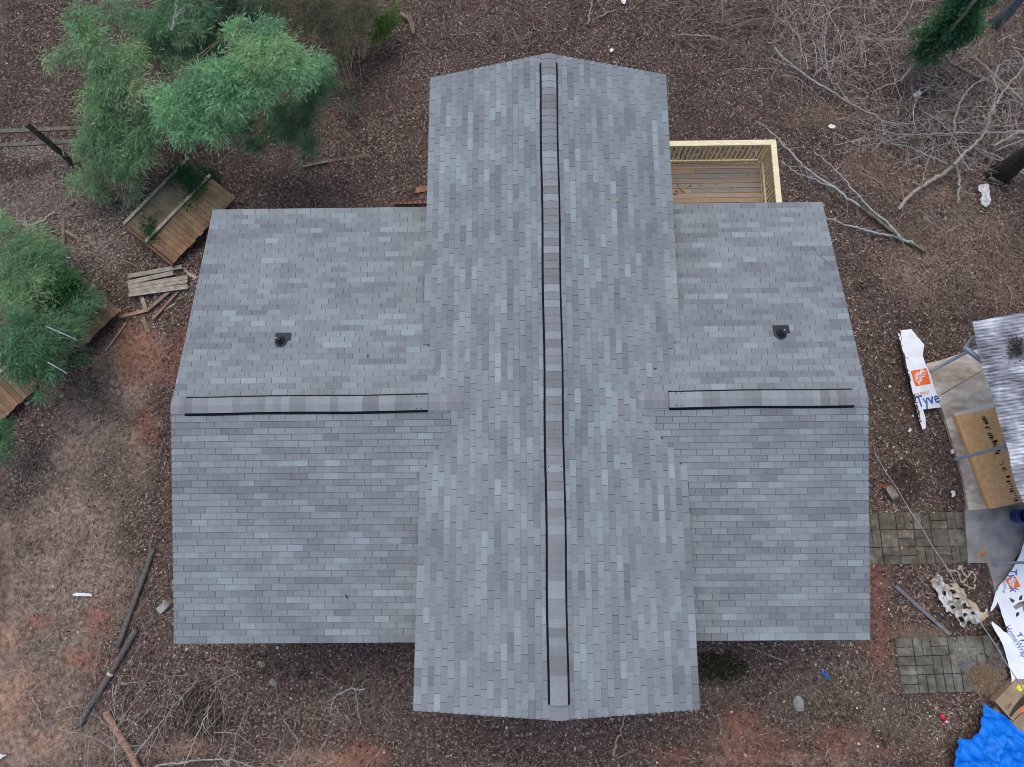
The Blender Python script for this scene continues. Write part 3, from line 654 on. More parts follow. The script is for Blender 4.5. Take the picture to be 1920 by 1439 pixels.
m.quadbox([Vector((*p, zb - .1)) for p in q2], [Vector((*p, zb + .006)) for p in q2]); tag(m.build('concrete_pad', M['concrete']), kind='structure')
def hflat(z): return lambda x_, y_: np.full(np.shape(x_), z)
pl = gpoly([(1733, 684), (1765, 676), (1790, 667), (1835, 650), (2050, 620), (2080, 930), (1812, 958), (1800, 895), (1764, 775)])
m = MB(); m.quadbox([Vector((*p, zb - .06)) for p in pl], [Vector((*p, zb + .03)) for p in pl]); tag(m.build('plywood_floor', M['ply']), 'dirty brown plywood floor under the open metal shelter', 'plywood floor')
tag(pole_px('broom_stick', [(1764, 741), (1843, 694)], .013, (.32, .20, .11), 'thin brown stick lying on the dirty plywood floor', 'stick', h=.10, m='oldwood', seg=2, wob=0))
def prism_px(name, pts, z0, z1, mat_, label, cat):
    m = MB(); q = [W(u, v, z1) for u, v in pts]; m.quadbox([Vector((p.x, p.y, z0)) for p in q], [Vector((p.x, p.y, z1)) for p in q]); return tag(m.build(name, mat_), label, cat)
zo = zb + .16
pb = prism_px('pale_board', [(1789, 776), (1873, 752), (1950, 740), (1951, 748), (1874, 762), (1793, 784)], zb + .035, zo - .03, M['white'], 'long pale board edge behind the osb sheet', 'board')
osb = prism_px('osb_sheet', [(1791, 780), (1876, 763), (1948, 752), (2010, 925), (1920, 941), (1857, 955)], zb + .06, zo, M['osb'], 'orange brown chipboard sheet with black print under the metal shelter', 'chipboard sheet')
# illegible stencilled marks down the sheet
m = MB()
A, B = W(1845, 780, zo), W(1906, 938, zo); d = (B - A).normalized(); s = Vector((-d.y, d.x, 0)); L = (B - A).length; t = 0.0; rr = random.Random(4)
while t < L:
    if .44 * L < t < .53 * L: t = .54 * L
    if rr.random() < .14: t += .05; continue
    wd = rr.uniform(.03, .055); p = A + d * t
    for q in range(rr.choice([2, 3])): m.box(p + d * (wd / 2) + s * rr.uniform(-.045, .045) + Vector((0, 0, .0035)), rr.choice([wd, .014]), rr.choice([.014, .085]), .002, rot=math.atan2(d.y, d.x), col=(1, 1, 1))
    t += wd + .014
m.build('black_print', M['blackink'], osb)
# carport frame and corrugated roof
cp = W(1882, 838, 1.4)
car = empty('metal_shelter', (10.6, .5, -.5), 'open shelter with weathered corrugated roof and grey blue steel legs', 'shelter')
RZC = 1.75
def leg(u0, v0, u1, v1, z0=zb + .02, z1=1.30, w_=.062):
    m = MB(); a = W(u0, v0, z0); b = W(u1, v1, z1); m.beam(a, b, w_, w_); m.build('leg', M['steel'], car); return b
def bar(nm, a, b, w_=.055, mt='steel'): m = MB(); m.beam(a, b, w_, w_); m.build(nm, M[mt], car)
t1 = leg(1739, 700, 1832, 650); t2 = leg(1791, 862, 1884, 838); t3 = leg(1862, 1055, 1968, 1056)
bar('leg_extension', t1, W(1862, 636, 1.66)); bar('leg_extension', t2, W(1912, 829, 1.66)); bar('leg_extension', t3, W(1990, 1056, 1.66))
bar('brace', t2 + Vector((-.01, 0, .03)), W(1896, 796, 1.66), .06); bar('brace', t2 + Vector((.01, -.01, .03)), W(1910, 866, 1.66), .06)
bar('brace', W(1808, 652, 1.32), W(1850, 684, 1.66), .085); bar('brace', W(1824, 632, 1.60), W(1808, 654, 1.32), .05)
prism = W(1822, 604, RZC); cs = [W(1822, 604, RZC), W(1828, 640, RZC), W(1843, 690, RZC), W(1868, 770, RZC), W(1890, 850, RZC), W(1912, 930, RZC), W(1938, 1000, RZC)]
def edge_x(y_): return np.interp(y_, [p.y for p in cs][::-1], [p.x for p in cs][::-1])
ca_ = R(9.5); n_along = 60; ey0, ey1 = cs[-1].y - .9, cs[0].y + .62
V = []; C_ = []; vv = np.linspace(-4.9, 3.6, 660); o0 = cs[0]
for j, q in enumerate(vv):                          # corrugations run along direction ca_
    base = np.array([o0.x, o0.y + q])
    # start point on the edge line, walk along the sheet direction
    yy = base[1]; x0 = float(edge_x(min(yy, cs[0].y)))
    for i in range(26):
        t = i / 25 * 4.2; x_ = x0 + t * math.cos(ca_); y_ = yy + t * math.sin(ca_)
        z = RZC + .010 * math.sin(2 * math.pi * q * math.cos(ca_) / .076) + .10 * t * .35 + .012 * math.sin(t * 3 + int(q / .62 + 20) * 2.1)
        z += .006 * (int(q / .62 + 20) % 2) - (.02 * math.exp(-t * 8) * math.sin(q * 5))
        V.append((x_, y_, z))
V = np.array(V).reshape(len(vv), 26, 3)
# clip the roof at its far edge: keep rows below the top edge direction
keep = [j for j, q in enumerate(vv) if q <= .01]
V = V[keep]; nr = len(keep); I = np.arange(nr * 26).reshape(nr, 26); F = np.stack([I[:-1, :-1], I[:-1, 1:], I[1:, 1:], I[1:, :-1]], -1).reshape(-1, 4)
def tin():
    m = bpy.data.materials.new('weathered_tin'); m.use_nodes = True; N = m.node_tree.nodes; L = m.node_tree.links; b = N['Principled BSDF']
    tc = N.new('ShaderNodeTexCoord'); mp = N.new('ShaderNodeMapping'); mp.inputs['Rotation'].default_value = (0, 0, -ca_); mp.inputs['Scale'].default_value = (1.1, 9, 1); L.new(tc.outputs['Object'], mp.inputs[0])
    n1 = N.new('ShaderNodeTexNoise'); n1.inputs['Scale'].default_value = 2.2; n1.inputs['Detail'].default_value = 8; n1.inputs['Roughness'].default_value = .7; L.new(mp.outputs[0], n1.inputs[0])
    n2 = N.new('ShaderNodeTexNoise'); n2.inputs['Scale'].default_value = 1.7; n2.inputs['Detail'].default_value = 5; L.new(tc.outputs['Object'], n2.inputs[0])
    ad = N.new('ShaderNodeMath'); ad.operation = 'ADD'; L.new(n1.outputs['Fac'], ad.inputs[0]); L.new(n2.outputs['Fac'], ad.inputs[1])
    cr = N.new('ShaderNodeValToRGB'); e = cr.color_ramp.elements; e[0].position = .78 / 2; e[0].color = (.07, .065, .07, 1); e[1].position = 1.22 / 2; e[1].color = (.66, .69, .74, 1)
    x = cr.color_ramp.elements.new(.5); x.color = (.28, .29, .33, 1); hv = N.new('ShaderNodeMath'); hv.operation = 'MULTIPLY'; hv.inputs[1].default_value = .5; L.new(ad.outputs[0], hv.inputs[0]); L.new(hv.outputs[0], cr.inputs[0])
    L.new(cr.outputs[0], b.inputs['Base Color']); b.inputs['Roughness'].default_value = .6; b.inputs['Metallic'].default_value = .15; return m
npmesh('corrugated_roof', V.reshape(-1, 3), F, tin(), None, car, True)
xm = float(edge_x(0)) 
for k in range(3):
    bar('roof_beam', Vector((cs[0].x + .25 + k * 1.3, cs[0].y - .1, RZC - .06 + .045 * k)), Vector((cs[-1].x + .25 + k * 1.3, cs[-1].y - .6, RZC - .06 + .045 * k)), .05)
# dead plant caught on the metal roof
pts = np.array([W(1908 + rng.normal(0, 8), 652 + rng.normal(0, 10), RZC + .07 + rng.uniform(0, .08)) for _ in range(420)]); n = len(pts); an = rng.uniform(0, 6.28, n)
V, F, cc = leaves(pts, np.stack([np.cos(an), np.sin(an), rng.normal(0, .3, n)], 1), np.tile([0, 0, 1.], (n, 1)), rng.uniform(.04, .13, n), rng.uniform(.008, .02, n), pal(n, [(.07, .05, .04), (.12, .085, .065), (.03, .022, .02)], [2, 1, 2]))
tag(npmesh('dead_leaf_heap', V, F, M['litter'], cc), 'brown dead leaf heap on top of the corrugated metal roof', 'leaf heap', kind='stuff')

# house wrap pieces
wz = lambda x_, y_: zb + .11 + .055 * fbm(x_, y_, .35, 71, 3) + .05 * np.abs(vnoise(x_ + .3 * y_, y_ * .5, .2, 8) - .5)
w1 = sheet('house_wrap', gpoly([(1681, 624), (1700, 622), (1724, 650), (1722, 668), (1727, 686), (1735, 706), (1745, 740), (1755, 767), (1722, 771), (1727, 786), (1727, 806), (1720, 808), (1711, 775), (1705, 750), (1701, 735), (1694, 700), (1688, 668), (1684, 650)]),
           wz, M['wrap'], holes=[], step=.045)
tag(w1, 'white printed house wrap strip with orange logo on the ground left of the shelter', 'house wrap')
w1b = sheet('torn_strip', gpoly([(1676, 629), (1680, 631), (1684, 648), (1688, 664), (1686, 666), (1680, 650)]), wz, M['wrap'], step=.04, parent=w1)
rr = random.Random(9); m = MB()
for k in range(46):                                 # torn dark edge print
    if k == 27: m.build('black_edge_marks', M['blackink'], w1); m = MB()
    t = k / 45; u = lerp(1681, 1722, t ** 1.02) + rr.uniform(-1.2, 1.2); v = lerp(634, 792, t)
    if .52 < t < .68: continue
    p = gp(u, v, .1); z = float(wz(np.array([p.x]), np.array([p.y]))[0]); m.box(Vector((p.x, p.y, z + .008)), rr.uniform(.02, .05), rr.uniform(.035, .075), .003, rot=rr.uniform(0, 1.5))
m.build('black_edge_marks', M['blackink'], w1)
def logo(parent, zf, u, v, size, ang, lift=.006):
    """orange square with white stencil letters"""
    p0 = gp(u, v, .1); c, s = math.cos(R(ang)), math.sin(R(ang)); n = 8; V = []
    for j in range(n + 1):
        for i in range(n + 1): a, b = i / n * size, j / n * size; V.append((p0.x + a * c - b * s, p0.y + a * s + b * c))
    V = np.array(V); z = zf(V[:, 0], V[:, 1]) + lift; I = np.arange((n + 1) ** 2).reshape(n + 1, n + 1)
    lg = npmesh('orange_logo', np.column_stack([V, z]), np.stack([I[:-1, :-1], I[:-1, 1:], I[1:, 1:], I[1:, :-1]], -1).reshape(-1, 4), M['orangeink'], None, parent)
    for txt, a, b, sz in (('THE', .16, .50, .20), ('HOME', .16, .27, .30), ('DEPOT', .26, .05, .29)):
        # stencil rows climbing to the upper right
        a_, b_ = a * size, b * size; cu = bpy.data.curves.new('stencil', 'FONT'); cu.body = txt; cu.size = size * sz; cu.offset = .004; cu.resolution_u = 1
        tmp = bpy.data.objects.new('tmp', cu); COL.objects.link(tmp); dg = bpy.context.evaluated_depsgraph_get(); dg.update(); me = bpy.data.meshes.new_from_object(tmp.evaluated_get(dg)); bpy.data.objects.remove(tmp)
        for q in me.vertices:
            x_, y_ = q.co.x, q.co.y; x2, y2 = a_ + x_ * .72 - y_ * .3, b_ + x_ * .68 + y_ * .95 
            X_, Y_ = p0.x + x2 * c - y2 * s, p0.y + x2 * s + y2 * c; q.co = (X_, Y_, float(zf(np.array([X_]), np.array([Y_]))[0]) + lift + .006)
        me.materials.clear(); lo_ = link('stencil_letters', me, M['wrap'], parent)
    return lg
logo(w1, wz, 1711, 727, .40, 10)
lettering('red_lettering', 'DUPONT', 1713, 747, .14, 12, M['redink'], wz, w1, sx=.62)
lettering('blue_lettering', 'Tyve', 1717, 766, .40, 13, M['blueink'], wz, w1, sx=.72, bold=.006)
lettering('red_lettering', 'S', 1697, 676, .10, 60, M['blueink'], wz, w1)
gr_ = lambda x_, y_: G(x_, y_) + .10 + .16 * fbm(x_, y_, .9, 33, 2) + .07 * np.abs(vnoise(x_ * .8, y_ + .5 * x_, .26, 4) - .5) + .03 * np.abs(vnoise(x_ - y_, y_, .12, 14) - .5)
w2 = sheet('house_wrap', gpoly([(2010, 950), (1925, 960), (1917, 985), (1912, 1010), (1905, 1035), (1893, 1060), (1880, 1082), (1866, 1096), (1857, 1112), (1852, 1130), (1849, 1146), (1853, 1144), (1861, 1128), (1866, 1140), (1873, 1160), (1880, 1185), (1874, 1184), (1862, 1172), (1853, 1164), (1851, 1168), (1858, 1185), (1870, 1212), (1880, 1240), (1885, 1262), (1886, 1286), (1898, 1276), (1920, 1262), (2000, 1255)]), gr_, M['wrap'],
           holes=[gpoly([(1880, 1119), (1886, 1122), (1891, 1124), (1889, 1130), (1884, 1127)]), gpoly([(1899, 1117), (1905, 1115), (1903, 1124), (1898, 1124)]), gpoly([(1889, 1136), (1900, 1127), (1912, 1125), (1925, 1136), (1925, 1142), (1914, 1143), (1908, 1148), (1904, 1136), (1894, 1142)]), gpoly([(1895, 1148), (1900, 1146), (1900, 1152), (1896, 1156)])], step=.05, jag=.004)
tag(w2, 'large torn white house wrap sheet with blue lettering at the right edge of the yard', 'house wrap')
lettering('blue_lettering', 'Tyvek', 1888, 1066, .27, -98, M['blueink'], gr_, w2, sx=.8, bold=.004)
lettering('blue_lettering', 'HomeWrap', 1879, 1080, .10, -104, M['blueink'], gr_, w2, sx=.8)
lettering('blue_lettering', 'HomeWrap', 1877, 1176, .235, -66, M['blueink'], gr_, w2, sx=.62)
lettering('blue_lettering', "T", 1899, 1188, .17, -66, M['blueink'], gr_, w2, bold=.005); lettering('blue_lettering', "yvek", 1910, 1196, .26, -62, M['blueink'], gr_, w2, bold=.005)
logo(w2, gr_, 1890, 1105, .24, 15)

# tarp, bucket, boxes, film, boards
tz = lambda x_, y_: G(x_, y_) + .05 + .30 * fbm(x_ * .8 + y_ * .5, y_ - x_ * .3, 1.1, 51, 2) + .22 * np.abs(fbm(x_, y_ , .55, 52, 3) - .5) * 2 + .20 * (1 - np.abs(fbm(x_ * 1.0 + .4 * y_, y_, .42, 57, 3) - .5) * 5).clip(0, 1) * .5 + .10 * (1 - np.abs(fbm(x_ - .6 * y_, y_ + x_, .5, 58, 3) - .5) * 9).clip(0, 1) + .07 * np.abs(vnoise(x_ + y_, y_ * .6, .17, 53) - .5) * 2
tp = sheet('tarp', gpoly([(1832, 1315), (1848, 1326), (1873, 1345), (1900, 1368), (1935, 1395), (2020, 1440), (2010, 1560), (1740, 1560), (1757, 1460), (1768, 1436), (1771, 1408), (1777, 1380), (1790, 1379), (1800, 1378), (1810, 1368), (1819, 1352), (1822, 1335), (1828, 1320)]), tz, M['tarp'], step=.035, jag=.005)
tag(tp, 'bright blue crumpled tarp at the lower right corner', 'tarp')
bc = W(1913, 968, zb + .2); m = MB(); bx = []
for k in range(20): a = k * math.pi / 10; bx.append((math.cos(a), math.sin(a)))
rings = [(.15, zb + .04), (.17, zb + .38), (.18, zb + .385), (.155, zb + .385), (.13, zb + .06)]; V = [(bc.x + r_ * c_, bc.y + r_ * s_, z_) for r_, z_ in rings for c_, s_ in bx]
m.add(V, [(i * 20 + k, i * 20 + (k + 1) % 20, i * 20 + 20 + (k + 1) % 20, i * 20 + 20 + k) for i in range(4) for k in range(20)] + [tuple(80 + k for k in range(20))])
bk = m.build('bucket', M['plastic'], None, True); tag(bk, 'dark blue plastic bucket beside the metal shelter', 'bucket'); m = MB(); m.tube([Vector((bc.x + .19 * math.cos(t), bc.y + .19 * math.sin(t), zb + .34 + .0)) for t in np.linspace(2.2, 5.0, 12)], .005, 5); m.build('handle', M['cable'], bk)
def cardbox(pts, h, z, label, k=1.0):
    q = [gp(u, v, z + h) for u, v in pts]; m = MB(); zt = q[0].z; m.quadbox([Vector((p.x, p.y, zt - h)) for p in q], [Vector((p.x, p.y, zt)) for p in q]); o = tag(m.build('cardboard_box', M['card']), label, 'cardboard box'); return o, q, zt
cb, q, zt = cardbox([(1866, 1316), (1907, 1274), (1950, 1275), (1955, 1300), (1900, 1352), (1893, 1346)], .22, .05, 'flat brown cardboard box with yellow sticker between house wrap and tarp')
m = MB(); m.beam(W(1870, 1318, zt + .004), W(1911, 1277, zt + .004), .02, .004); m.build('box_flap', M['card'], cb)
def stick(pts, mt, nm, par, lift=.004): m = MB(); P = [W(u, v, zt + lift) for u, v in pts]; m.quadbox([p - Vector((0, 0, .002)) for p in P], P); m.build(nm, M[mt], par)
stick([(1905, 1290), (1911, 1282), (1920, 1286), (1919, 1294), (1912, 1297)][::-1], 'yellow', 'yellow_sticker', cb)
stick([(1892, 1342), (1900, 1326), (1912, 1312), (1924, 1304), (1930, 1318), (1915, 1325), (1905, 1334), (1896, 1345)][::-1], 'blackink', 'dark_graphic', cb)
stick([(1912, 1328), (1924, 1324), (1926, 1334), (1914, 1337)][::-1], 'orangeink', 'orange_sticker', cb, .008)
lettering('grey_lettering', 'Oor', 1880, 1329, .12, 45, M['blackink'], hflat(zt), cb, sx=.9)
lettering('grey_lettering', 'HANDLE', 1905, 1312, .06, 45, M['blackink'], hflat(zt), cb, sx=.9)
cb2, _, _ = cardbox([(1896, 1358), (1915, 1338), (1960, 1330), (1970, 1372), (1925, 1390)], .08, .02, 'open brown cardboard flap lying beside the tarp')
board_px('wood_block', (1866, 1327), (1875, 1337), .10, .05, (.34, .27, .20), 'short pale wood block next to the cardboard box', 'wood block', h=.1)
board_px('wood_block', (1893, 1354), (1899, 1348), .07, .05, (.30, .23, .16), 'tiny wood block between cardboard box and tarp', 'wood block', h=.1)
fz = lambda x_, y_: G(x_, y_) + .05 + .26 * np.abs(fbm(x_, y_, .25, 61, 3) - .5) * 1.4 + .05 * vnoise(x_, y_, .07, 3)
fc = lambda x_, y_: np.where((fbm(x_, y_, .22, 9, 3) > .54)[:, None], [[.46, .37, .27]], np.where((fbm(x_, y_, .10, 19, 3) > .52)[:, None], [[.24, .23, .20]], [[.52, .53, .52]]))
fl = sheet('plastic_film', gpoly([(1739, 1088), (1752, 1077), (1762, 1086), (1772, 1096), (1788, 1092), (1800, 1104), (1810, 1122), (1822, 1128), (1828, 1140), (1838, 1150), (1846, 1140), (1849, 1156), (1836, 1164), (1825, 1170), (1812, 1164), (1802, 1176), (1792, 1172), (1786, 1150), (1770, 1146), (1762, 1130), (1754, 1124), (1750, 1108)]), fz, M['film'],
           holes=[gpoly([(u_ - a_, v_), (u_, v_ - b_), (u_ + a_ * .9, v_ + b_ * .2), (u_ + a_ * .1, v_ + b_)]) for u_, v_, a_, b_ in ((1766, 1112, 4, 6), (1790, 1122, 7, 3), (1812, 1140, 5, 4), (1782, 1138, 6, 3), (1822, 1150, 6, 4), (1778, 1098, 5, 2), (1804, 1152, 7, 3))] + [gpoly([(1776, 1108), (1784, 1106), (1788, 1112), (1780, 1114)]), gpoly([(1798, 1132), (1806, 1130), (1808, 1140), (1801, 1142)]), gpoly([(1790, 1158), (1798, 1156), (1800, 1164), (1794, 1166)])], step=.035, vc=fc, jag=.012)
tag(fl, 'crumpled dirty white and tan plastic film between the two paved areas', 'plastic film')
m = MB()
for L in ([(1776, 1072), (1788, 1070), (1796, 1074), (1800, 1086), (1804, 1094)], [(1796, 1070), (1800, 1062), (1806, 1074), (1814, 1082), (1822, 1072), (1828, 1084), (1826, 1092)], [(1806, 1096), (1818, 1102), (1826, 1104), (1828, 1096)], [(1814, 1082), (1808, 1090), (1804, 1094)]):
    P = spline([gp(u, v, .05) for u, v in L], 5); m.tube(P, [random.uniform(.012, .035) for _ in P], 6, (.42, .34, .27))
tag(m.build('torn_rags', M['film'], None, True), 'tan twisted rag strips beside the crumpled plastic film', 'rags')
board_px('grey_plank', (1679, 1099), (1781, 1190), .085, .03, (.17, .165, .175), 'long grey metal plank lying diagonally between the paved areas', 'plank', h=.07, notch=False)
ob, = [board_px('concrete_block', (1666, 912), (1681, 935), .19, .16, (.22, .20, .17), 'grey concrete block with orange cord beside the right wing', 'concrete block', h=.2, m='paver', notch=False)]
m = MB(); m.tube(spline([gp(1649, 917, .03), gp(1652, 912, .06), gp(1662, 912, .1), gp(1675, 913, .22), gp(1664, 914, .12), gp(1655, 915, .05)], 6), .011, 6); tag(m.build('orange_cord', M['orange'], None, True), 'short orange cord looped over the concrete block', 'cord')
# overhead cable
A_, B_ = W(1638, 848, 2.35), W(1920, 1290, 2.2); m = MB(); pts_ = [A_ + (B_ - A_) * t - Vector((0, 0, .07 * 4 * t / 2.6 * (1 - t / 2.6))) for t in np.linspace(0, 2.6, 9)]; P = spline(pts_, 14)
m.tube(P, .008, 6); cbv = m.build('overhead_cable', M['cable'], None, True); tag(cbv, 'twisted overhead power cable running from the right wing to the lower right', 'cable')
m = MB(); m.tube([p + Vector((.011 * math.cos(i * .9), .011 * math.sin(i * .9), .010)) for i, p in enumerate(P)], .0045, 6); m.build('bare_wire', M['alu'], cbv, True)
# small bright items
def scrap(u, v, s, col, label, cat, mt='white', name='scrap', seed=0, fl=.4, group=None, asp=.7):
    c = gp(u, v, .02 + s * fl * .5); o = blobmesh(name, c, (s, s * asp, s * fl), col, label, cat, mt, seed, group=group); rot_mesh(o, random.uniform(0, 3), c); return o
m = MB(); P = spline([gp(1540, 1257, .03), gp(1543, 1264, .05), gp(1549, 1266, .04), gp(1555, 1273, .03)], 4); m.tube(P, [.02, .03, .028, .02] + [.026] * (len(P) - 5) + [.012], 6); tag(m.build('blue_rag', M['tarp'], None, True), 'small bright blue twisted rag on the front lawn', 'rag')
m = MB(); m.tube([gp(1763, 1340, .05), gp(1772, 1351, .05)], .045, 12); cn = m.build('red_can', M['red'], None, True); tag(cn, 'small red can with white end on the grass left of the tarp', 'can'); m = MB(); m.tube([gp(1772.2, 1351.3, .05), gp(1775, 1354.5, .05)], [.042, .03], 12); m.build('white_cap', M['white'], cn, True)
rk = [((1497, 1321), (.13, .20, .05), (.27, .265, .25), 'flat pale grey rock on the front lawn right of the main roof'), ((1869, 339), (.24, .17, .16), (.16, .135, .12), 'brown grey boulder at the foot of the dark tree trunk'), ((1863, 356), (.07, .13, .06), (.20, .15, .12), 'small brown stone just below the boulder'),
      ((135, 382), (.10, .09, .07), (.14, .12, .095), 'round brown stone among the grey leaves at the left'), ((1370, 1245), (.02, .02, .02), (.2, .2, .2), None), ((1433, 1272), (.07, .06, .04), (.26, .16, .11), 'broken brick chunk front of the right wing'), ((50, 1284), (.02, .02, .02), (.2, .2, .2), None), ((487, 1243), (.07, .05, .04), (.33, .31, .28), 'pale grey stone in front of the left wing, beside a whiter one'), ((492, 1247), (.08, .06, .05), (.23, .22, .2), 'darker grey stone in front of the left wing beside a pale one'),
      ((493, 1338), (.06, .04, .03), (.2, .2, .19), 'small grey stone front of the left wing near the brush'), ((934, 1433), (.15, .07, .05), (.15, .13, .115), 'dark flat stone at the bottom edge below the main roof'), ((512, 1280), (.10, .10, .06), (.22, .22, .21), 'cluster of grey stone below the left wing eave'), ((1418, 1216), (.001, .001, .001), (.2, .2, .2), None)]
for i, (uv, r_, c_, lab) in enumerate(rk):
    if lab: o = blobmesh('rock', gp(*uv, r_[2] * .5), r_, c_, lab, 'rock', seed=i * 3); 
zf3 = lambda x_, y_: G(x_, y_) + .06 + .09 * fbm(x_, y_, .2, 66, 3)
for pts_, lab in (([(1830, 353), (1838, 349), (1848, 350), (1852, 358), (1851, 370), (1854, 378), (1851, 387), (1844, 393), (1837, 388), (1832, 378), (1837, 372), (1836, 364), (1830, 360)], 'crumpled translucent white plastic bag near the boulder'), ([(1709, 180), (1716, 176), (1721, 173), (1724, 180), (1719, 184), (1711, 186)], 'small white paper scrap below the ivy covered tree'), ([(1549, 240), (1556, 236), (1560, 238), (1565, 240), (1560, 245), (1554, 244)], 'tiny white paper scrap right of the deck corner'), ([(1163, 4), (1169, 2), (1173, 6), (1171, 12), (1165, 11)], 'small shiny white scrap at the top of the picture above the roof peak'), ([(1142, 98), (1146, 95), (1150, 98), (1147, 103), (1143, 102)], 'small crumpled grey foil right of the roof peak'),
                  ([(18, 1414), (3, 1423), (-6, 1432), (-3, 1424), (8, 1411)], 'white scrap of wood at the left edge'), ([(1783, 803), (1788, 799), (1789, 806), (1784, 808)], None), ([(140, 1114), (150, 1111), (176, 1113), (177, 1118), (158, 1117), (142, 1117)], 'pale splintered wood piece on the dirt track'), ([(1698, 808), (1704, 803), (1706, 808), (1702, 812)], 'white plaster scrap left of the plywood floor, below the thin wrap strip'), ([(1778, 922), (1784, 920), (1788, 930), (1780, 934)], 'white scrap beside the plywood floor, left of the chipboard'), ([(1777, 845), (1783, 843), (1784, 851), (1779, 853)], 'white crumpled scrap at the edge of the plywood by the shelter leg')):
    if lab: tag(sheet('white_scrap', gpoly(pts_), zf3, M['film' if 'bag' in lab else 'white'], step=.03, vc=lambda x_, y_: np.tile([.60, .61, .60], (len(x_), 1)), jag=.006), lab, 'scrap')
G2 = 'small pale bits of debris on the ground'
spots = [(1664, 836), (1676, 838), (1690, 860), (1700, 848), (1640, 868), (1655, 1245), (1530, 1247), (1462, 1245), (1506, 1220), (1590, 1243), (1607, 1328), (1372, 1335), (1470, 1316), (1610, 1395), (1728, 1151), (1670, 1152), (1666, 1143), (1658, 1330), (1626, 605), (1592, 560), (1646, 1400), (1706, 605), (1712, 780), (1745, 883), (1668, 725), (1700, 875), (350, 1218), (640, 1290), (800, 1380), (520, 1215), (60, 1055), (180, 1005), (100, 1100), (820, 1430), (470, 1300), (545, 1310), (720, 1410), (950, 1365), (1220, 1350), (1180, 1400), (1404, 82), (1265, 117)]
for i, (u, v) in enumerate(spots): scrap(u, v, random.uniform(.025, .045), random.choice([(.55, .54, .50), (.5, .4, .32), (.62, .60, .56)]), 'small pale bit of debris lying on the leaves', 'debris', 'rock', 'debris_bit', i, group=G2)
for i, (u, v, lab) in enumerate([(1613, 1216, 'small orange brick chip below the right wing corner'), (1627, 1224, 'larger orange brick chip beside the smaller one below the right wing corner'), (1840, 1038, 'orange tan rag beside the lower shelter leg on the concrete'), (1740, 1143, 'flat tan stone chip left of the plastic film'), (1698, 1137, 'orange tan chip between the grey plank and the wing'), (1398, 1417, 'square pale brick piece at the bottom edge'), (1543, 1357, 'pale wood chip on the front lawn below the rock'), (1690, 1028, 'red brown chip on the paved path')]):
    big = .14 if 'rag' in lab else .055; scrap(u, v, big, (.40, .22, .12) if i != 5 else (.45, .33, .24), lab, 'chip', 'rock', 'brick_chip', 60 + i, fl=.5 if big < .1 else .3)

# ------------------------------------------------------------------ fences, planks and poles on the left
def fence_panel(u, v, label, rl=2.4, bl=1.83, rails=(.12, .95, 1.68), h=.28, seed=0, nb=17, tint=0.0):
    rr = random.Random(seed); p0 = gp(u, v, h)       # p0: far lower corner; boards run back from the bottom edge
    ax = (gp(u + 60, v - 57, h) - p0); ax.z = 0; ax.normalize(); ay = (gp(u - 97, v - 95, h) - p0); ay.z = 0; ay.normalize(); ay = (ay - ax * ay.dot(ax)).normalized()
    root = empty('fence_panel', tuple(p0), label, 'fence panel'); w_ = rl / nb; zz = Vector((0, 0, 1)); m = MB()
    for i in range(nb):
        a = p0 + ax * (i * w_ + .003) + ay * rr.uniform(-.02, .02); b = a + ay * bl; s_ = ax * (w_ - .008); lift = zz * rr.uniform(-.010, .010); t = min(1, max(0, i / nb * 1.1 + rr.uniform(-.25, .25) + tint))
        c1 = Vector((.23, .125, .072)).lerp(Vector((.17, .125, .07)), t) * rr.uniform(.8, 1.25); c2 = Vector((.125, .12, .075)) * rr.uniform(.8, 1.2)
        mid = a + ay * bl * rr.uniform(.35, .6)
        g1, g2 = a + s_, b + s_; m.quadbox([a + lift - zz * .018, g1 + lift - zz * .018, g2 + lift - zz * .018, b + lift - zz * .018], [a + lift, g1 + lift, g2 + lift, b + lift])
        m.c[-8:] = [tuple(c1), tuple(c1), tuple(c2), tuple(c2)] * 2
    m.build('boards', M['fence'], root)
    for k in rails:
        m = MB(); m.beam(p0 + ay * k - ax * .03 + zz * .035, p0 + ay * k + ax * (rl + .05) + zz * .035, .085, .04, col=(.30, .27, .21)); m.build('rail', M['oldwood'], root)
    m = MB(); m.beam(p0 - ax * .05 - zz * .06, p0 - ax * .05 + ay * bl - zz * .06, .06, .09, col=(.17, .09, .055)); m.build('end_post', M['oldwood'], root); return root
fence_panel(325, 494, 'fallen mossy wooden fence panel beside the back corner of the left wing', seed=1, rails=(.98, 1.80))
fence_panel(112, 693, 'fallen brown fence panel half hidden under the bamboo at the left edge', seed=2, rails=(.98, 1.80), rl=2.05, tint=-.2)
fence_panel(-62, 850, 'dark reddish fence panel at the left edge below the bamboo', seed=3, rails=(.98, 1.80), rl=2.35, tint=-.3)
post = gp(137, 306); rf = empty('rail_fence', tuple(post), 'old split rail fence with one tall post at the left edge', 'fence')
m = MB(); m.tube([post - Vector((0, 0, .2)), Vector((post.x, post.y, post.z + .9)), W(49, 232, post.z + 1.82)], [.085, .08, .075], 8, (.085, .078, .055)); m.build('post', M['bark'], rf)
for h_, a_, b_ in ((1.5, (-60, 249), (210, 238)), (.88, (-60, 276), (215, 262))):
    m = MB(); A_ = W(a_[0], a_[1], post.z + h_); B_ = W(b_[0], b_[1], post.z + h_); m.beam(A_, B_, .11, .05, col=(.14, .13, .105)); m.build('rail', M['oldwood'], rf)
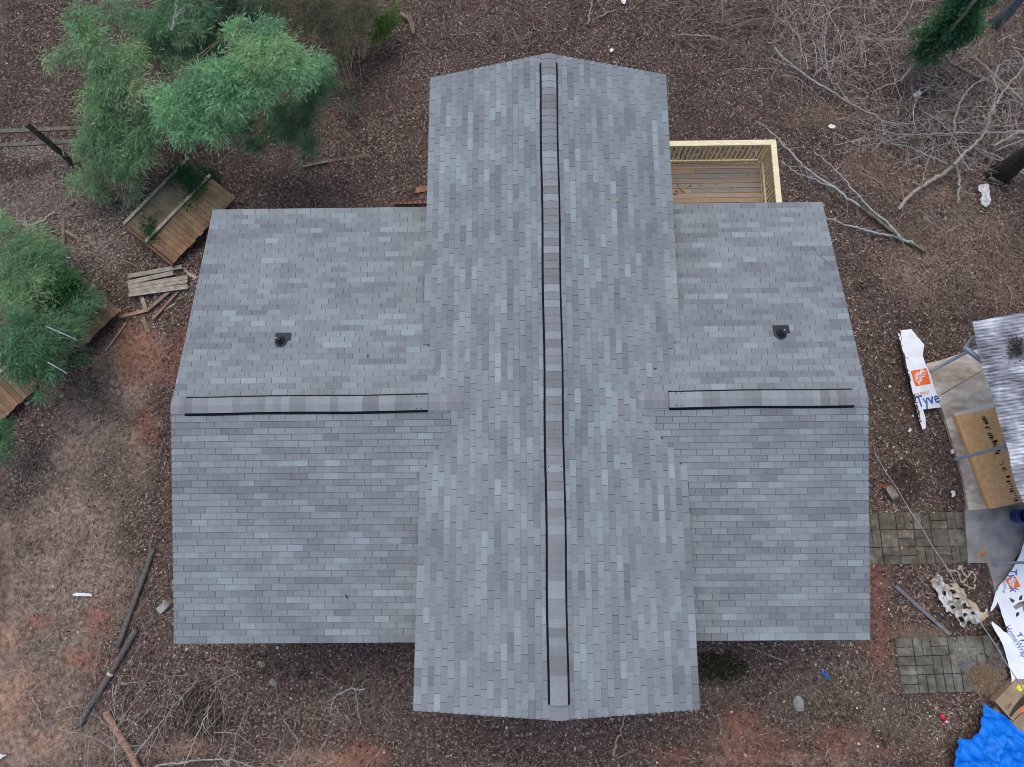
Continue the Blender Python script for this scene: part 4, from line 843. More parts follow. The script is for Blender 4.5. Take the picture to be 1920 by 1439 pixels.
BL = [((241, 518), (340, 500), .115, .13, 'topmost weathered board of the grey board stack left of the house'), ((241, 530), (323, 512), .12, .10, 'second weathered board of the stack, shorter than the others'), ((241, 538), (350, 520), .115, .15, 'middle pale board of the grey board stack'), ((243, 545), (350, 528), .10, .13, 'narrow fourth board of the grey board stack'), ((242, 552), (351, 537), .13, .16, 'lowest and widest pale board of the grey board stack')]
for a_, b_, wd, h_, lab in BL: k = random.uniform(.9, 1.12); board_px('board', a_, b_, wd, .025, (.33 * k, .295 * k, .24 * k), lab, 'board', h=h_, group='weathered boards stacked left of the house')
for a_, b_, wd, col, lab, h_ in [((225, 594), (278, 581), .085, (.40, .24, .15), 'orange brown broken board below the board stack', .07), ((276, 582), (318, 546), .085, (.22, .18, .14), 'grey brown board leaning diagonally out of the board stack', .11), ((286, 599), (336, 544), .06, (.28, .175, .12), 'long thin reddish board right of the diagonal grey board', .09), ((264, 552), (272, 578), .10, (.33, .29, .24), 'short upright grey board under the left end of the stack', .06), ((291, 545), (292, 560), .07, (.22, .2, .17), 'short dark board under the middle of the stack', .05), ((268, 596), (278, 622), .10, (.21, .17, .11), 'mossy short board at the top of the red clay patch', .03), ((306, 582), (328, 570), .05, (.30, .26, .20), 'small splinter of wood at the end of the thin reddish board', .04), ((198, 658), (236, 606), .045, (.28, .21, .16), 'thin brown lath lying left of the red clay patch', .05), ((118, 411), (118, 474), .085, (.155, .14, .105), 'upright dark old board by the left grey leaves', .05), ((124, 434), (151, 451), .075, (.27, .21, .12), 'short yellow brown board beside the upright dark board', .05), ((139, 508), (156, 510), .07, (.26, .2, .12), 'tiny board stub right of the leafy bush', .08),
                             ((168, 568), (198, 574), .10, (.50, .46, .40), 'pale split board end on top of the hidden fence panel', .35), ((196, 579), (226, 582), .075, (.30, .18, .12), 'reddish board end right of the hidden fence panel', .3), ((352, 513), (368, 521), .09, (.36, .27, .22), 'short pink brown wood block beside the board stack and the wing', .05), ((345, 535), (372, 527), .03, (.27, .2, .16), 'thin splinter between board stack and wing', .04), ((343, 503), (352, 512), .06, (.38, .36, .33), 'pale wood chip right of the board stack', .04),
                             ((576, 308), (692, 291), .10, (.19, .13, .10), 'long half buried brown board behind the left wing', .04), ((780, 357), (805, 353), .16, (.30, .145, .09), 'red brown board end beside the main roof, behind the left wing', .07), ((568, 312), (612, 303), .05, (.33, .27, .22), 'thin pale lath beside the half buried board', .09)]:
    board_px('board', a_, b_, wd, .03, col, lab, 'board', h=h_)
pole_px('log', [(288, 1029), (221, 1214)], .062, (.135, .125, .115), 'upper straight grey wooden pole left of the house', 'pole', h=.08, wob=.0015, r1=.055, seg=12)
lg = pole_px('log', [(256, 1180), (207, 1264), (145, 1363)], .07, (.125, .115, .105), 'lower grey wooden pole with a pale band round it', 'pole', h=.08, wob=.002, r1=.07, seg=8)
m = MB(); a_, b_ = gp(208, 1262, .10), gp(205.5, 1266, .10); m.tube([a_, b_], [.077, .077], 12, (.62, .50, .45)); m.build('pale_band', M['rock'], lg)
pole_px('log', [(198, 1336), (222, 1375), (245, 1415), (275, 1475)], .075, (.33, .205, .15), 'reddish bare wooden pole at the bottom edge', 'pole', h=.10, wob=.006, r1=.08)
board_px('concrete_block', (296, 1147), (322, 1123), .17, .15, (.30, .31, .27), 'mossy pale concrete block beside the left wing', 'concrete block', h=.12, m='paver', notch=False)
scrap(52, 756, .07, (.62, .6, .52), 'white rounded chunk by the dark fence panel at the left', 'chunk', 'rock', 'white_chunk', 5, fl=.8)
scrap(128, 484, .06, (.62, .6, .55), 'white chunk beside the leafy bush top left', 'chunk', 'rock', 'white_chunk', 6, fl=.8)

# ------------------------------------------------------------------ branches and brush
def twigs_on(mb, P, n, L, r, col, rr, spread=1.0):
    for _ in range(n):
        i = rr.randrange(1, len(P) - 1); p = P[i].copy(); d = (P[i + 1] - P[i - 1]).normalized(); a = rr.choice([-1, 1]) * rr.uniform(.4, 1.0) * spread; d = Matrix.Rotation(a, 3, 'Z') @ d; d.z += rr.uniform(-.1, .25)
        l = L * rr.uniform(.4, 1.2); k = 7; pts = [p]
        for j in range(k):
            d = (Matrix.Rotation(rr.gauss(0, .16), 3, 'Z') @ d); d.z += rr.gauss(0, .08) - .02; d.normalize(); p = p + d * l / k; pts.append(p)
        mb.tube(pts, [r * (1 - .75 * j / k) for j in range(k + 1)], 4, col)
def branch(pts, r0, r1, col, label, nt=6, L=.5, hs=None, h=.12, cat='branch', name='fallen_branch', seed=0, wob=.015):
    rr = random.Random(seed); Q = [gp(u, v, hs[i] if hs else h) for i, (u, v) in enumerate(pts)]; P = spline(Q, 6); P = [p + Vector((rr.gauss(0, wob), rr.gauss(0, wob), rr.gauss(0, wob * .6))) for p in P]; k = len(P)
    mb = MB(); mb.tube(P, [lerp(r0, r1, i / (k - 1)) for i in range(k)], 8, col)
    if nt: twigs_on(mb, P, int(nt * 1.4), L, .0065, col, rr)
    return tag(mb.build(name, M['bark'], None, True), label, cat)
GR = (.34, .35, .325); TN = (.34, .295, .25); DK = (.13, .11, .095); BL_ = (.36, .39, .375)
BR = [
 ([(1452, 92), (1510, 143), (1560, 172), (1592, 193), (1640, 216), (1665, 229), (1720, 232)], .034, .010, BL_, 'long pale grey sapling lying across the leaves above the deck', 8, .7, .2),
 ([(1592, 193), (1572, 160), (1558, 150), (1547, 90), (1551, 40), (1580, -5)], .016, .008, GR, 'thin branch rising from the long grey sapling to the top edge', 5, .6, .4),
 ([(1418, 228), (1450, 250), (1482, 285), (1520, 322), (1567, 354), (1612, 388)], .010, .036, BL_, 'thick pale grey fallen sapling right of the deck', 10, .8, .25),
 ([(1612, 388), (1650, 417), (1690, 446), (1735, 472)], .036, .042, (.18, .18, .12), 'mossy lower trunk of the fallen sapling right of the wing', 3, .5, .1),
 ([(1528, 284), (1560, 313), (1590, 345), (1625, 385), (1665, 421), (1690, 446)], .012, .032, BL_, 'straight thin grey stem parallel to the thick fallen sapling', 5, .4, .3),
 ([(1463, 300), (1495, 325), (1530, 338), (1565, 353)], .012, .022, BL_, 'curved side stem joining the fallen sapling from the deck', 4, .5, .25),
 ([(1546, 408), (1590, 423), (1625, 432), (1672, 443), (1715, 456)], .02, .035, BL_, 'pale crooked stem lying beyond the back corner of the right wing', 5, .5, .15),
 ([(1523, 216), (1526, 240), (1545, 268), (1572, 292)], .012, .006, DK, 'thin dark curved twig right of the deck corner', 2, .3, .1),
 ([(1685, 394), (1700, 374), (1722, 354), (1745, 340), (1768, 326), (1790, 309)], 0.045, .06, TN, 'thick broken brown branch end left of the white plastic bag', 4, .7, .3),
 ([(1790, 309), (1808, 288), (1830, 268), (1845, 250), (1860, 214), (1866, 200)], .05, .02, TN, 'upper curved part of the broken brown branch', 9, .8, .7),
 ([(1792, 308), (1798, 330), (1798, 352), (1795, 383)], .04, .028, TN, 'short stub branch hanging down from the broken branch crotch', 3, .4, .25),
 ([(1753, 263), (1745, 290), (1735, 315), (1728, 346)], .012, .016, TN, 'thin upright branch left of the broken branch crotch', 3, .4, .4),
 ([(1735, 211), (1768, 234), (1790, 262), (1800, 290), (1818, 318)], .014, .016, GR, 'slender arched stem crossing the broken branch', 3, .5, .6),
 ([(1790, 252), (1790, 225), (1802, 190), (1818, 166), (1842, 148), (1868, 142)], .028, .016, TN, 'bent brown branch arching above the broken branch', 7, .7, .8),
 ([(1848, 226), (1862, 200), (1868, 170), (1866, 140), (1878, 120), (1893, 112)], .02, .01, GR, 'pale crooked branch near the dark tree trunk', 8, .8, 1.2),
 ([(1905, 95), (1920, 120), (1890, 160), (1872, 185), (1858, 215)], .012, .022, GR, 'forked pale branch reaching down from the right edge', 6, .6, 1.3),
 ([(1640, 242), (1690, 252), (1740, 252), (1800, 250), (1860, 249), (1930, 246)], .01, .028, BL_, 'long straight grey stem lying towards the right edge', 9, .6, .3),
 ([(1628, 272), (1662, 266), (1690, 258), (1712, 252)], .008, .016, BL_, 'thin grey stem end left of the long straight stem', 8, .5, .25),
 ([(1660, 268), (1700, 275), (1738, 290), (1775, 308)], .008, .02, GR, 'thin grey stem running down to the broken branch', 5, .4, .3),
 ([(1822, 272), (1850, 286), (1880, 300), (1925, 325)], .012, .03, BL_, 'first grey stem of the bundle by the dark trunk', 1, .3, .3),
 ([(1828, 280), (1860, 296), (1893, 311), (1925, 331)], .012, .03, BL_, 'lower grey stem of the bundle by the dark trunk', 1, .3, .25),
 ([(1862, 275), (1885, 262), (1905, 252), (1930, 244)], .03, .045, TN, 'short thick branch leaving the picture above the dark trunk', 4, .5, .6),
 ([(1866, 283), (1890, 273), (1930, 258)], .014, .022, GR, 'forked thin branch below the short thick branch', 3, .4, .5),
 ([(1768, 104), (1790, 122), (1820, 138), (1852, 152), (1880, 172), (1925, 195)], .05, .05, (.21, .185, .16), 'long grey brown log behind the ivy covered tree', 6, .8, .35),
 ([(1793, 84), (1822, 104), (1850, 128), (1882, 158), (1915, 188)], .016, .04, TN, 'slanting pale branch above the grey brown log', 6, .6, .6),
 ([(1736, 82), (1724, 105), (1714, 115), (1703, 134), (1686, 150), (1660, 162), (1635, 174)], .022, .012, TN, 'crooked pale branch leaning from the ivy tree', 5, .4, .8),
 ([(1716, 112), (1705, 128), (1696, 142), (1689, 157)], .018, .012, TN, 'short crooked branch beside the leaning one at the ivy tree', 2, .3, .7),
 ([(1585, 155), (1605, 164), (1628, 176)], .014, .012, GR, 'short dark grey stick lying below the brush', 3, .3, .1),
 ([(1525, 75), (1530, 100), (1531, 130), (1525, 147)], .02, .01, TN, 'upright forked stick in the brush above the long sapling', 4, .4, .4),
 ([(1532, 80), (1540, 110), (1553, 140), (1560, 150)], .014, .01, TN, 'second upright stick in the brush beside the forked one', 4, .4, .4),
 ([(1270, 66), (1310, 67), (1345, 72), (1362, 78)], .03, .01, (.33, .28, .24), 'pale horizontal branch right of the roof peak', 6, .5, .2),
 ([(1258, 60), (1290, 80), (1310, 97)], .012, .01, (.28, .24, .2), 'slim stick under the pale horizontal branch', 3, .3, .1),
 ([(1103, 46), (1107, 20), (1113, -5)], .03, .025, (.30, .22, .17), 'straight brown stick at the top edge right of the roof peak', 1, .3, .1),
 ([(1125, 33), (1140, 24), (1155, 18)], .028, .02, (.33, .25, .19), 'short pale cut stick at the top edge', 0, .3, .1),
 ([(1120, 0), (1128, 12), (1122, 28), (1124, 46)], .018, .012, (.2, .15, .12), 'thin bent stick between the two cut sticks', 2, .3, .1),
 ([(1438, 82), (1460, 75), (1472, 58)], .02, .01, TN, 'short curved stick in the brush at the top', 2, .3, .2),
 ([(752, 25), (768, 40), (776, 68)], .07, .04, (.23, .17, .135), 'brown broken log above the house left of the roof peak', 2, .4, .1),
 ([(768, 28), (774, 45), (777, 66)], .045, .03, (.2, .15, .12), 'thinner log beside the brown broken log', 1, .4, .16),
 ([(783, 64), (795, 75), (801, 84)], .008, .006, (.4, .38, .35), 'pale thin twig right of the broken log', 0, .3, .06),
 ([(958, 48), (966, 65), (974, 81)], .01, .008, TN, 'thin straight twig above the left roof peak', 0, .3, .06),
 ([(1001, 48), (994, 70), (991, 92)], .009, .006, TN, 'thin curved twig just above the roof peak', 1, .3, .06),
 ([(735, 97), (700, 122), (672, 145), (652, 160)], .014, .008, DK, 'long slim dark stick left of the roof peak', 3, .4, .1),
 ([(36, 420), (58, 424), (78, 415), (96, 402), (103, 400)], .02, .03, (.40, .36, .31), 'antler shaped bleached branch near the left edge', 2, .3, .08),
 ([(32, 413), (48, 418), (60, 424)], .018, .02, (.40, .36, .31), 'small bleached branch crossing the antler shaped one', 2, .25, .1),
 ([(45, 420), (52, 430), (53, 450)], .022, .014, (.38, .34, .30), 'short bleached stub hanging from the antler shaped branch', 1, .3, .08),
 ([(50, 400), (47, 428), (40, 445)], .014, .014, (.38, .34, .30), 'bleached stick crossing under the antler shaped branch', 1, .3, .06),
 ([(122, 409), (160, 404), (195, 392), (225, 372), (255, 346)], .018, .012, DK, 'long dark curved stick left of the big fence panel', 3, .4, .15),
 ([(135, 503), (158, 483), (190, 462)], .012, .008, (.3, .26, .22), 'thin grey stick among the grey leaves', 1, .3, .05), ([(151, 521), (170, 510), (193, 499)], .014, .01, (.3, .26, .22), 'second thin grey stick nearer the board stack', 0, .3, .05),
 ([(625, 1308), (640, 1299), (660, 1291), (685, 1292)], .018, .018, BL_, 'curved grey green stick in front of the left wing', 1, .4, .1),
 ([(665, 1294), (670, 1320), (676, 1357)], .012, .010, BL_, 'straight thin stick hanging from the curved grey green one', 1, .3, .07),
 ([(0, 1268), (25, 1258), (52, 1259), (78, 1272)], .012, .006, (.38, .31, .26), 'thin arched twig over the bare soil at the left edge', 4, .4, .3),
 ([(58, 1308), (70, 1325), (80, 1350), (88, 1372)], .012, .008, (.38, .32, .27), 'thin arched stem on the dirt at the lower left', 2, .3, .2),
 ([(290, 1438), (340, 1430), (400, 1424), (440, 1428), (475, 1440)], .022, .016, (.36, .31, .27), 'long pale branch along the bottom edge', 12, .9, .3),
 ([(110, 1370), (158, 1378), (190, 1392), (214, 1406)], .01, .008, (.36, .31, .27), 'slender twig crossing behind the reddish pole', 6, .6, .4),
 ([(215, 1440), (214, 1390), (215, 1340), (210, 1290)], .009, .006, (.4, .36, .32), 'thin upright stem beside the reddish pole', 7, .8, .7),
 ([(370, 1275), (330, 1320), (290, 1370), (250, 1420)], .008, .012, (.36, .33, .29), 'long slanting bare stem above the bottom edge', 10, .9, .8),
 ([(405, 1310), (380, 1355), (360, 1400), (345, 1440)], .008, .014, (.38, .35, .31), 'slanting bare stem over the dark evergreen tuft', 7, .7, .8),
 ([(468, 1325), (445, 1370), (438, 1410), (428, 1438)], .006, .01, (.38, .34, .30), 'single bare stem right of the dark evergreen tuft', 4, .6, .6),
 ([(530, 1350), (560, 1395), (545, 1420), (520, 1445)], .008, .01, (.38, .32, .28), 'forked bare stem near the bottom left of the main roof', 7, .6, .5),
 ([(1172, 1343), (1163, 1370), (1152, 1400), (1150, 1418)], .018, .03, (.34, .28, .23), 'broken pale branch below the front edge of the main roof', 2, .3, .08),
 ([(1196, 1403), (1155, 1426)], .02, .014, (.27, .22, .18), 'short straight stick below the main roof', 0, .3, .06) if 0 else ([(1196, 1403), (1175, 1412), (1154, 1426)], .018, .014, (.27, .22, .18), 'short straight stick below the main roof', 0, .3, .06),
 ([(1226, 1400), (1245, 1412), (1275, 1418), (1302, 1427)], .012, .010, (.30, .25, .21), 'wavy stick below the right corner of the main roof', 2, .3, .06),
 ([(1384, 1212), (1420, 1220), (1450, 1232), (1478, 1244)], .014, .018, (.27, .22, .18), 'fallen stick in front of the right wing', 5, .5, .15),
 ([(1346, 1340), (1352, 1360), (1350, 1378), (1344, 1385)], .014, .010, (.34, .30, .26), 'curved pale twig right of the main roof corner', 3, .4, .08),
 ([(1550, 1395), (1552, 1410), (1544, 1423)], .012, .01, (.4, .32, .26), 'small pale curved twig on the red clay at the front', 0, .3, .05),
 ([(1740, 1065), (1735, 1085), (1710, 1110), (1690, 1125)], .006, .005, (.28, .2, .17), 'thin reddish twig above the grey plank', 2, .3, .15),
]
for i, b in enumerate(BR): branch(b[0], b[1], b[2], b[3], b[4], b[5], b[6], h=b[7], seed=i + 1)
def tangle(name, label, zones_, cols, seed, rmin=.003, rmax=.009, cat='brush'):
    rr = random.Random(seed); mb = MB()
    for (u0, v0, u1, v1, n, L, hmax, ang, spread) in zones_:
        for _ in range(n):
            l = L * rr.uniform(.4, 1.5); k = max(6, int(l / .13)); a = R(ang) + rr.gauss(0, spread); p = gp(rr.uniform(u0, u1), rr.uniform(v0, v1), rr.uniform(.03, hmax)); cur = rr.gauss(0, .12); dz = rr.uniform(-.1, .3); pts = []
            for j in range(k + 1):
                pts.append(p.copy()); a += cur * .35 + rr.gauss(0, .12); dz -= .35 / k; p = p + Vector((math.cos(a), math.sin(a), dz)) * (l / k); z = float(G(p.x, p.y)) + .01; p.z = max(p.z, z)
                if rr.random() < .10 and j > 1:
                    q = p.copy(); a2 = a + rr.choice([-1, 1]) * rr.uniform(.4, 1.1); pp = [q]
                    for _k in range(4): a2 += rr.gauss(0, .15); q = q + Vector((math.cos(a2), math.sin(a2), rr.uniform(-.1, .2))) * l * .07; q.z = max(q.z, float(G(q.x, q.y)) + .01); pp.append(q)
                    mb.tube(pp, [.004, .0035, .003, .0025, .002], 3, c if j > 1 else (.2, .2, .2))
                elif j == 0: kk = rr.uniform(.75, 1.25); c = tuple(x * kk for x in rr.choice(cols))
            r = rr.uniform(rmin, rmax) * (1.8 if rr.random() < .08 else 1); mb.tube(pts, [r * (1 - .6 * j / k) for j in range(k + 1)], 3, c)
    return tag(mb.build(name, M['bark'], None, False), label, cat, kind='stuff')
PALE = [(.40, .355, .31), (.30, .255, .215), (.50, .46, .41), (.21, .17, .14)]
tangle('bare_brush', 'dense tangle of bare grey vines and brambles at the upper right', [(1440, -30, 1720, 150, 400, 1.6, .8, 60, 1.5), (1640, 60, 1930, 260, 360, 1.3, .8, 30, 1.5), (1560, 200, 1900, 330, 190, 1.1, .35, 10, .8), (1680, 280, 1850, 420, 70, .9, .3, -40, 1), (1700, 150, 1880, 340, 90, 1.3, .6, 60, 1.2), (1380, 20, 1520, 140, 60, 1.2, .5, 40, 1.3), (1840, 170, 1935, 280, 130, .6, .9, 40, .7)], PALE, 3, .0025, .0065)
tangle('dark_brush', 'dark heap of sticks and stems at the top right of the roof peak', [(1180, -20, 1400, 75, 120, 1.1, .4, 50, 1.2), (1330, 0, 1450, 60, 110, 1.0, .5, 30, .5), (1200, 30, 1460, 150, 60, .7, .3, 40, 1.4), (640, -20, 1000, 110, 110, .9, .25, 60, 1.3), (1400, 40, 1520, 200, 50, .8, .3, 60, 1.4)], [(.17, .135, .11), (.30, .25, .205), (.10, .08, .065)], 4)
tangle('pale_brush', 'pale leafless bramble stems at the lower left', [(120, 1330, 440, 1450, 90, 1.2, .7, 60, .9), (0, 1180, 120, 1440, 26, 1.0, .4, 70, .8), (420, 1320, 720, 1450, 55, .9, .5, 60, .9), (170, 1240, 400, 1340, 18, .9, .4, 70, .9)], [(.36, .31, .27), (.28, .22, .185), (.42, .38, .34)], 5, .002, .006)
tangle('scattered_sticks', 'loose thin sticks scattered over the leaves', [(1290, 100, 1900, 600, 70, .5, .06, 30, 2), (0, 700, 320, 1300, 60, .4, .06, 60, 2), (400, 1210, 1700, 1440, 70, .4, .06, 60, 2), (400, 100, 800, 380, 40, .6, .08, 60, 2), (0, 20, 140, 220, 20, .5, .1, 0, 1), (60, 380, 350, 500, 24, .5, .06, 50, 2)], PALE, 6, .003, .007)
tangle('straw_brush', 'low straw coloured brush at the right', [(1720, 380, 1935, 590, 380, .5, .25, 60, 1.5), (1560, 330, 1720, 420, 40, .5, .15, 60, 1.5), (1600, 400, 1720, 470, 20, .5, .15, 60, 1.5), (1540, 1270, 1660, 1340, 40, .4, .15, 20, 1.2)], [(.42, .33, .25), (.32, .245, .185), (.24, .18, .14)], 7, .002, .005)

# ------------------------------------------------------------------ trees and bamboo
def foliage(name, parent, plumes, pal_, wts, per, L=(.09, .16), wd=.013, seed=1, droop=.25, group=6, flat=.6, bias=(0, 0, 0)):
    """feathery leaf sprays: plumes = (centre, (rx, ry, rz), weight)"""
    r = np.random.default_rng(seed); PP = []; DD = []; CC = []; LL = []
    for (c, rad, wgt) in plumes:
        n = int(per * wgt); d = r.normal(size=(n, 3)); d /= np.linalg.norm(d, axis=1, keepdims=True); rr_ = r.random(n) ** .5 * r.choice([.85, 1.2, 1.7], n, p=[.55, .3, .15])
        p = np.array(c) + d * rr_[:, None] * np.array(rad); out = d * [.45, .45, .2] + np.array(bias) + r.normal(0, .75, (n, 3)) * [1, 1, .45]; out[:, 2] -= .12; out /= np.linalg.norm(out, axis=1, keepdims=True)
        tint = np.array(pal_)[r.choice(len(pal_), 1, p=np.array(wts) / sum(wts))[0]]
        tw = .30 * (.6 + .6 * r.random(n))
        for g in range(group):
            t = (g + .5) / group; s_ = 1 if g % 2 else -1; a = s_ * r.uniform(.4, 1.5, n) * (0 if g == group - 1 else 1); ca, sa = np.cos(a), np.sin(a)
            dd = np.stack([out[:, 0] * ca - out[:, 1] * sa, out[:, 0] * sa + out[:, 1] * ca, out[:, 2] + r.normal(-.1, .2, n)], 1)
            PP.append(p + out * (tw * t)[:, None]); DD.append(dd); CC.append(np.clip(.5 * tint + .5 * np.array(pal_)[r.choice(len(pal_), n, p=np.array(wts) / sum(wts))], 0, 1) * (1 + .18 * r.normal(size=(n, 1))).clip(.5, 1.6)); LL.append(r.uniform(*L, n))
    P = np.concatenate(PP); D = np.concatenate(DD); Cc = np.concatenate(CC); Ll = np.concatenate(LL); n = len(P)
    Nn = np.stack([r.normal(0, flat, n), r.normal(0, flat, n), np.ones(n)], 1); V, F, cc = leaves(P, D, Nn, Ll, Ll * (wd / .12) * r.uniform(.7, 1.3, n), Cc, fold=.2, droop=droop)
    return npmesh(name, V, F, M['leaf'], cc, parent)
BG = [(.30, .58, .32), (.42, .70, .40), (.20, .44, .25), (.50, .68, .36)]
YG = [(.36, .56, .30), (.48, .63, .36), (.24, .44, .24), (.58, .60, .42)]
DG = [(.15, .34, .18), (.23, .43, .24), (.10, .24, .13), (.34, .48, .30)]
def bamboo(label, base, crown, pal_, wts, per, seed, name='bamboo', cat='bamboo', L=(.11, .19), wd=.016, culms=5, **kw):
    b = gp(*base); root = empty(name, tuple(b), label, cat); rr = random.Random(seed); pl_ = []
    for (u, v, h, r_, wg) in crown:
        c = gp(u, v, h); s = max(.13, (17.5 - h) / 1332 * r_ - .20); pl_.append((tuple(c), (s, s, s * .55), wg))
    k = len(pl_)
    for q in range(culms):
        tgt = [pl_[(i * culms + q) % k][0] for i in range(2)]; top = Vector(pl_[q * k // culms][0]); st_ = b + Vector((rr.uniform(-.25, .25), rr.uniform(-.25, .25), 0)); mid = st_.lerp(top, .45); mid.z = lerp(st_.z, top.z, .75)
        m = MB(); P = spline([st_ - Vector((0, 0, .1)), mid, top, top + (top - mid) * .25 - Vector((0, 0, .15))], 8); m.tube(P, [lerp(.018, .004, i / (len(P) - 1)) for i in range(len(P))], 6, (.20, .22, .10))
        for c, rad, wg in pl_:
            if rr.random() < .6: o_ = P[rr.randrange(6, len(P) - 2)]; e_ = Vector(c) + Vector((rr.gauss(0, .2), rr.gauss(0, .2), 0)); m.tube(spline([o_, o_.lerp(e_, .5) + Vector((0, 0, .12)), e_], 4), [.010, .009, .008, .007, .006, .006, .005, .004, .003], 4, (.26, .22, .15))
        m.build('culm', M['bark'], root, True)
    foliage('leaves', root, pl_, pal_, wts, per * .62, L, wd, seed, **kw); return root
bamboo('bright green arching bamboo beside the big fence panel', (345, 318), [(345, 190, 3.6, 55, 1), (380, 150, 3.9, 55, 1), (425, 140, 4.1, 60, 1.2), (470, 110, 4.2, 60, 1.2), (520, 100, 4.2, 58, 1.2), (480, 160, 3.9, 55, 1), (430, 190, 3.7, 55, 1), (375, 215, 3.4, 50, 1), (345, 245, 3.1, 45, .8), (400, 235, 3.3, 45, .8), (555, 135, 3.9, 50, 1), (500, 60, 4.2, 45, .5), (440, 55, 4.1, 30, .35), (595, 120, 3.6, 35, .35), (310, 215, 3.3, 35, .5), (300, 180, 3.3, 28, .3)], BG, [3, 4, 2, 1], 470, 1)
bamboo('tall yellow green bamboo left of the bright arching one', (250, 300), [(150, 35, 3.6, 45, .55), (165, 75, 3.5, 45, .6), (190, 110, 3.3, 50, .7), (205, 150, 3.1, 50, .8), (225, 125, 3.1, 45, .7), (245, 165, 2.9, 50, 1), (180, 185, 2.8, 45, .6), (215, 200, 2.6, 50, 1), (255, 205, 2.4, 45, .9), (240, 105, 2.8, 45, .6), (130, 100, 3.1, 35, .25), (90, 115, 3.0, 25, .15)], YG, [4, 2, 4, 1], 400, 2)
bamboo('dull green drooping bamboo over the rail fence', (270, 315), [(185, 240, 2.2, 50, .7), (215, 265, 2.1, 52, 1), (250, 285, 1.9, 50, 1), (200, 300, 1.6, 50, .8), (240, 320, 1.3, 42, .7), (170, 330, 1.0, 38, .35), (185, 355, .7, 30, .25), (270, 245, 2.3, 40, .8), (160, 275, 1.9, 40, .4), (245, 365, .6, 22, .15), (145, 340, .8, 34, .2)], YG, [3, 1, 5, .7], 400, 3)
bamboo('dark blue green bamboo behind the arching one', (350, 215), [(300, 40, 2.9, 50, .8), (345, 55, 2.8, 50, .8), (290, 85, 2.5, 45, .6), (330, 100, 2.4, 45, .6), (370, 30, 2.6, 45, .7), (320, 10, 2.9, 40, .6), (260, 60, 2.6, 40, .5), (240, 20, 2.6, 45, .4), (200, 20, 2.4, 40, .3), (380, 80, 2.1, 40, .7)], DG, [3, 3, 2, 2], 400, 4)
bamboo('loose hanging bamboo at the right end of the thicket', (450, 300), [(575, 185, 2.6, 42, .5), (560, 225, 2.2, 42, .5), (520, 205, 2.2, 42, .45), (595, 165, 2.9, 32, .35), (540, 250, 1.8, 36, .35), (500, 245, 1.6, 36, .25), (580, 265, 1.4, 26, .25), (470, 270, 1.3, 32, .2), (450, 230, 2.0, 40, .5), (610, 140, 2.9, 25, .25), (578, 290, 1.0, 16, .12)], DG, [3, 4, 1, 3], 380, 5)
bamboo('thicket at the top edge above the bamboo, leaves coloured dark for shade', (430, 130), [(420, 10, 1.8, 50, .8), (450, 40, 1.7, 45, .6), (400, 55, 1.4, 40, .5), (480, 20, 1.9, 40, .4), (385, 100, .9, 40, .4), (360, 0, 1.6, 40, .6), (420, 90, 1.0, 45, .5)], [(.06, .14, .09), (.09, .19, .12), (.04, .09, .06)], [3, 2, 2], 330, 6)  # leaf palette darkened to stand for foliage in deep shadow
bamboo('grey green hanging thicket left of the broken log', (640, 190), [(560, 15, 1.7, 55, 1.0), (600, 40, 1.6, 55, 1.1), (640, 30, 1.5, 55, 1.0), (520, 5, 1.8, 45, .8), (680, 5, 1.5, 45, .6), (590, -10, 1.8, 50, .8), (630, 90, 1.2, 40, .35), (670, 60, 1.3, 40, .3), (640, 150, .8, 30, .25), (655, 200, .5, 24, .2), (690, 15, 1.5, 40, .3), (545, 55, 1.5, 35, .25)], [(.24, .28, .17), (.30, .29, .21), (.12, .18, .12), (.34, .28, .22)], [3, 3, 2, 2], 380, 7, wd=.009)
bamboo('small bright green tuft right of the grey green thicket', (722, 95), [(722, 42, .9, 24, .45), (735, 25, .9, 16, .2), (712, 62, .6, 16, .2)], [(.11, .22, .05), (.15, .27, .07)], [1, 1], 350, 8, culms=1)
bamboo('yellow green bamboo at the left edge above the fence panel', (75, 560), [(30, 470, 1.6, 45, .7), (70, 490, 1.4, 45, .8), (20, 520, 1.5, 50, .9), (65, 530, 1.3, 45, .7), (25, 565, 1.5, 45, .6), (0, 420, 1.8, 25, .25), (100, 470, 1.0, 30, .3), (60, 445, 1.2, 35, .35)], YG, [4, 1, 5, .5], 430, 9)
bamboo('dark green long leaved bamboo at the left edge', (95, 660), [(40, 610, 2.0, 45, .9), (85, 620, 1.9, 42, .9), (20, 655, 2.1, 48, 1), (65, 660, 2.0, 44, 1.1), (105, 645, 1.7, 36, .7), (90, 690, 1.8, 28, .6), (40, 690, 2.0, 34, .6), (130, 625, 1.4, 34, .5), (150, 590, 1.1, 32, .4), (75, 735, 1.6, 10, .15), (170, 560, .9, 22, .2), (135, 665, 1.3, 24, .25)], DG, [4, 4, 2, 2], 420, 10, L=(.11, .2), wd=.014)
bamboo('small bamboo tips at the left edge below the fence panel', (20, 850), [(-4, 805, 1.2, 18, .2), (-2, 830, 1.1, 18, .2), (-8, 850, 1.0, 16, .15)], DG, [3, 2, 2, 2], 380, 12, culms=2)
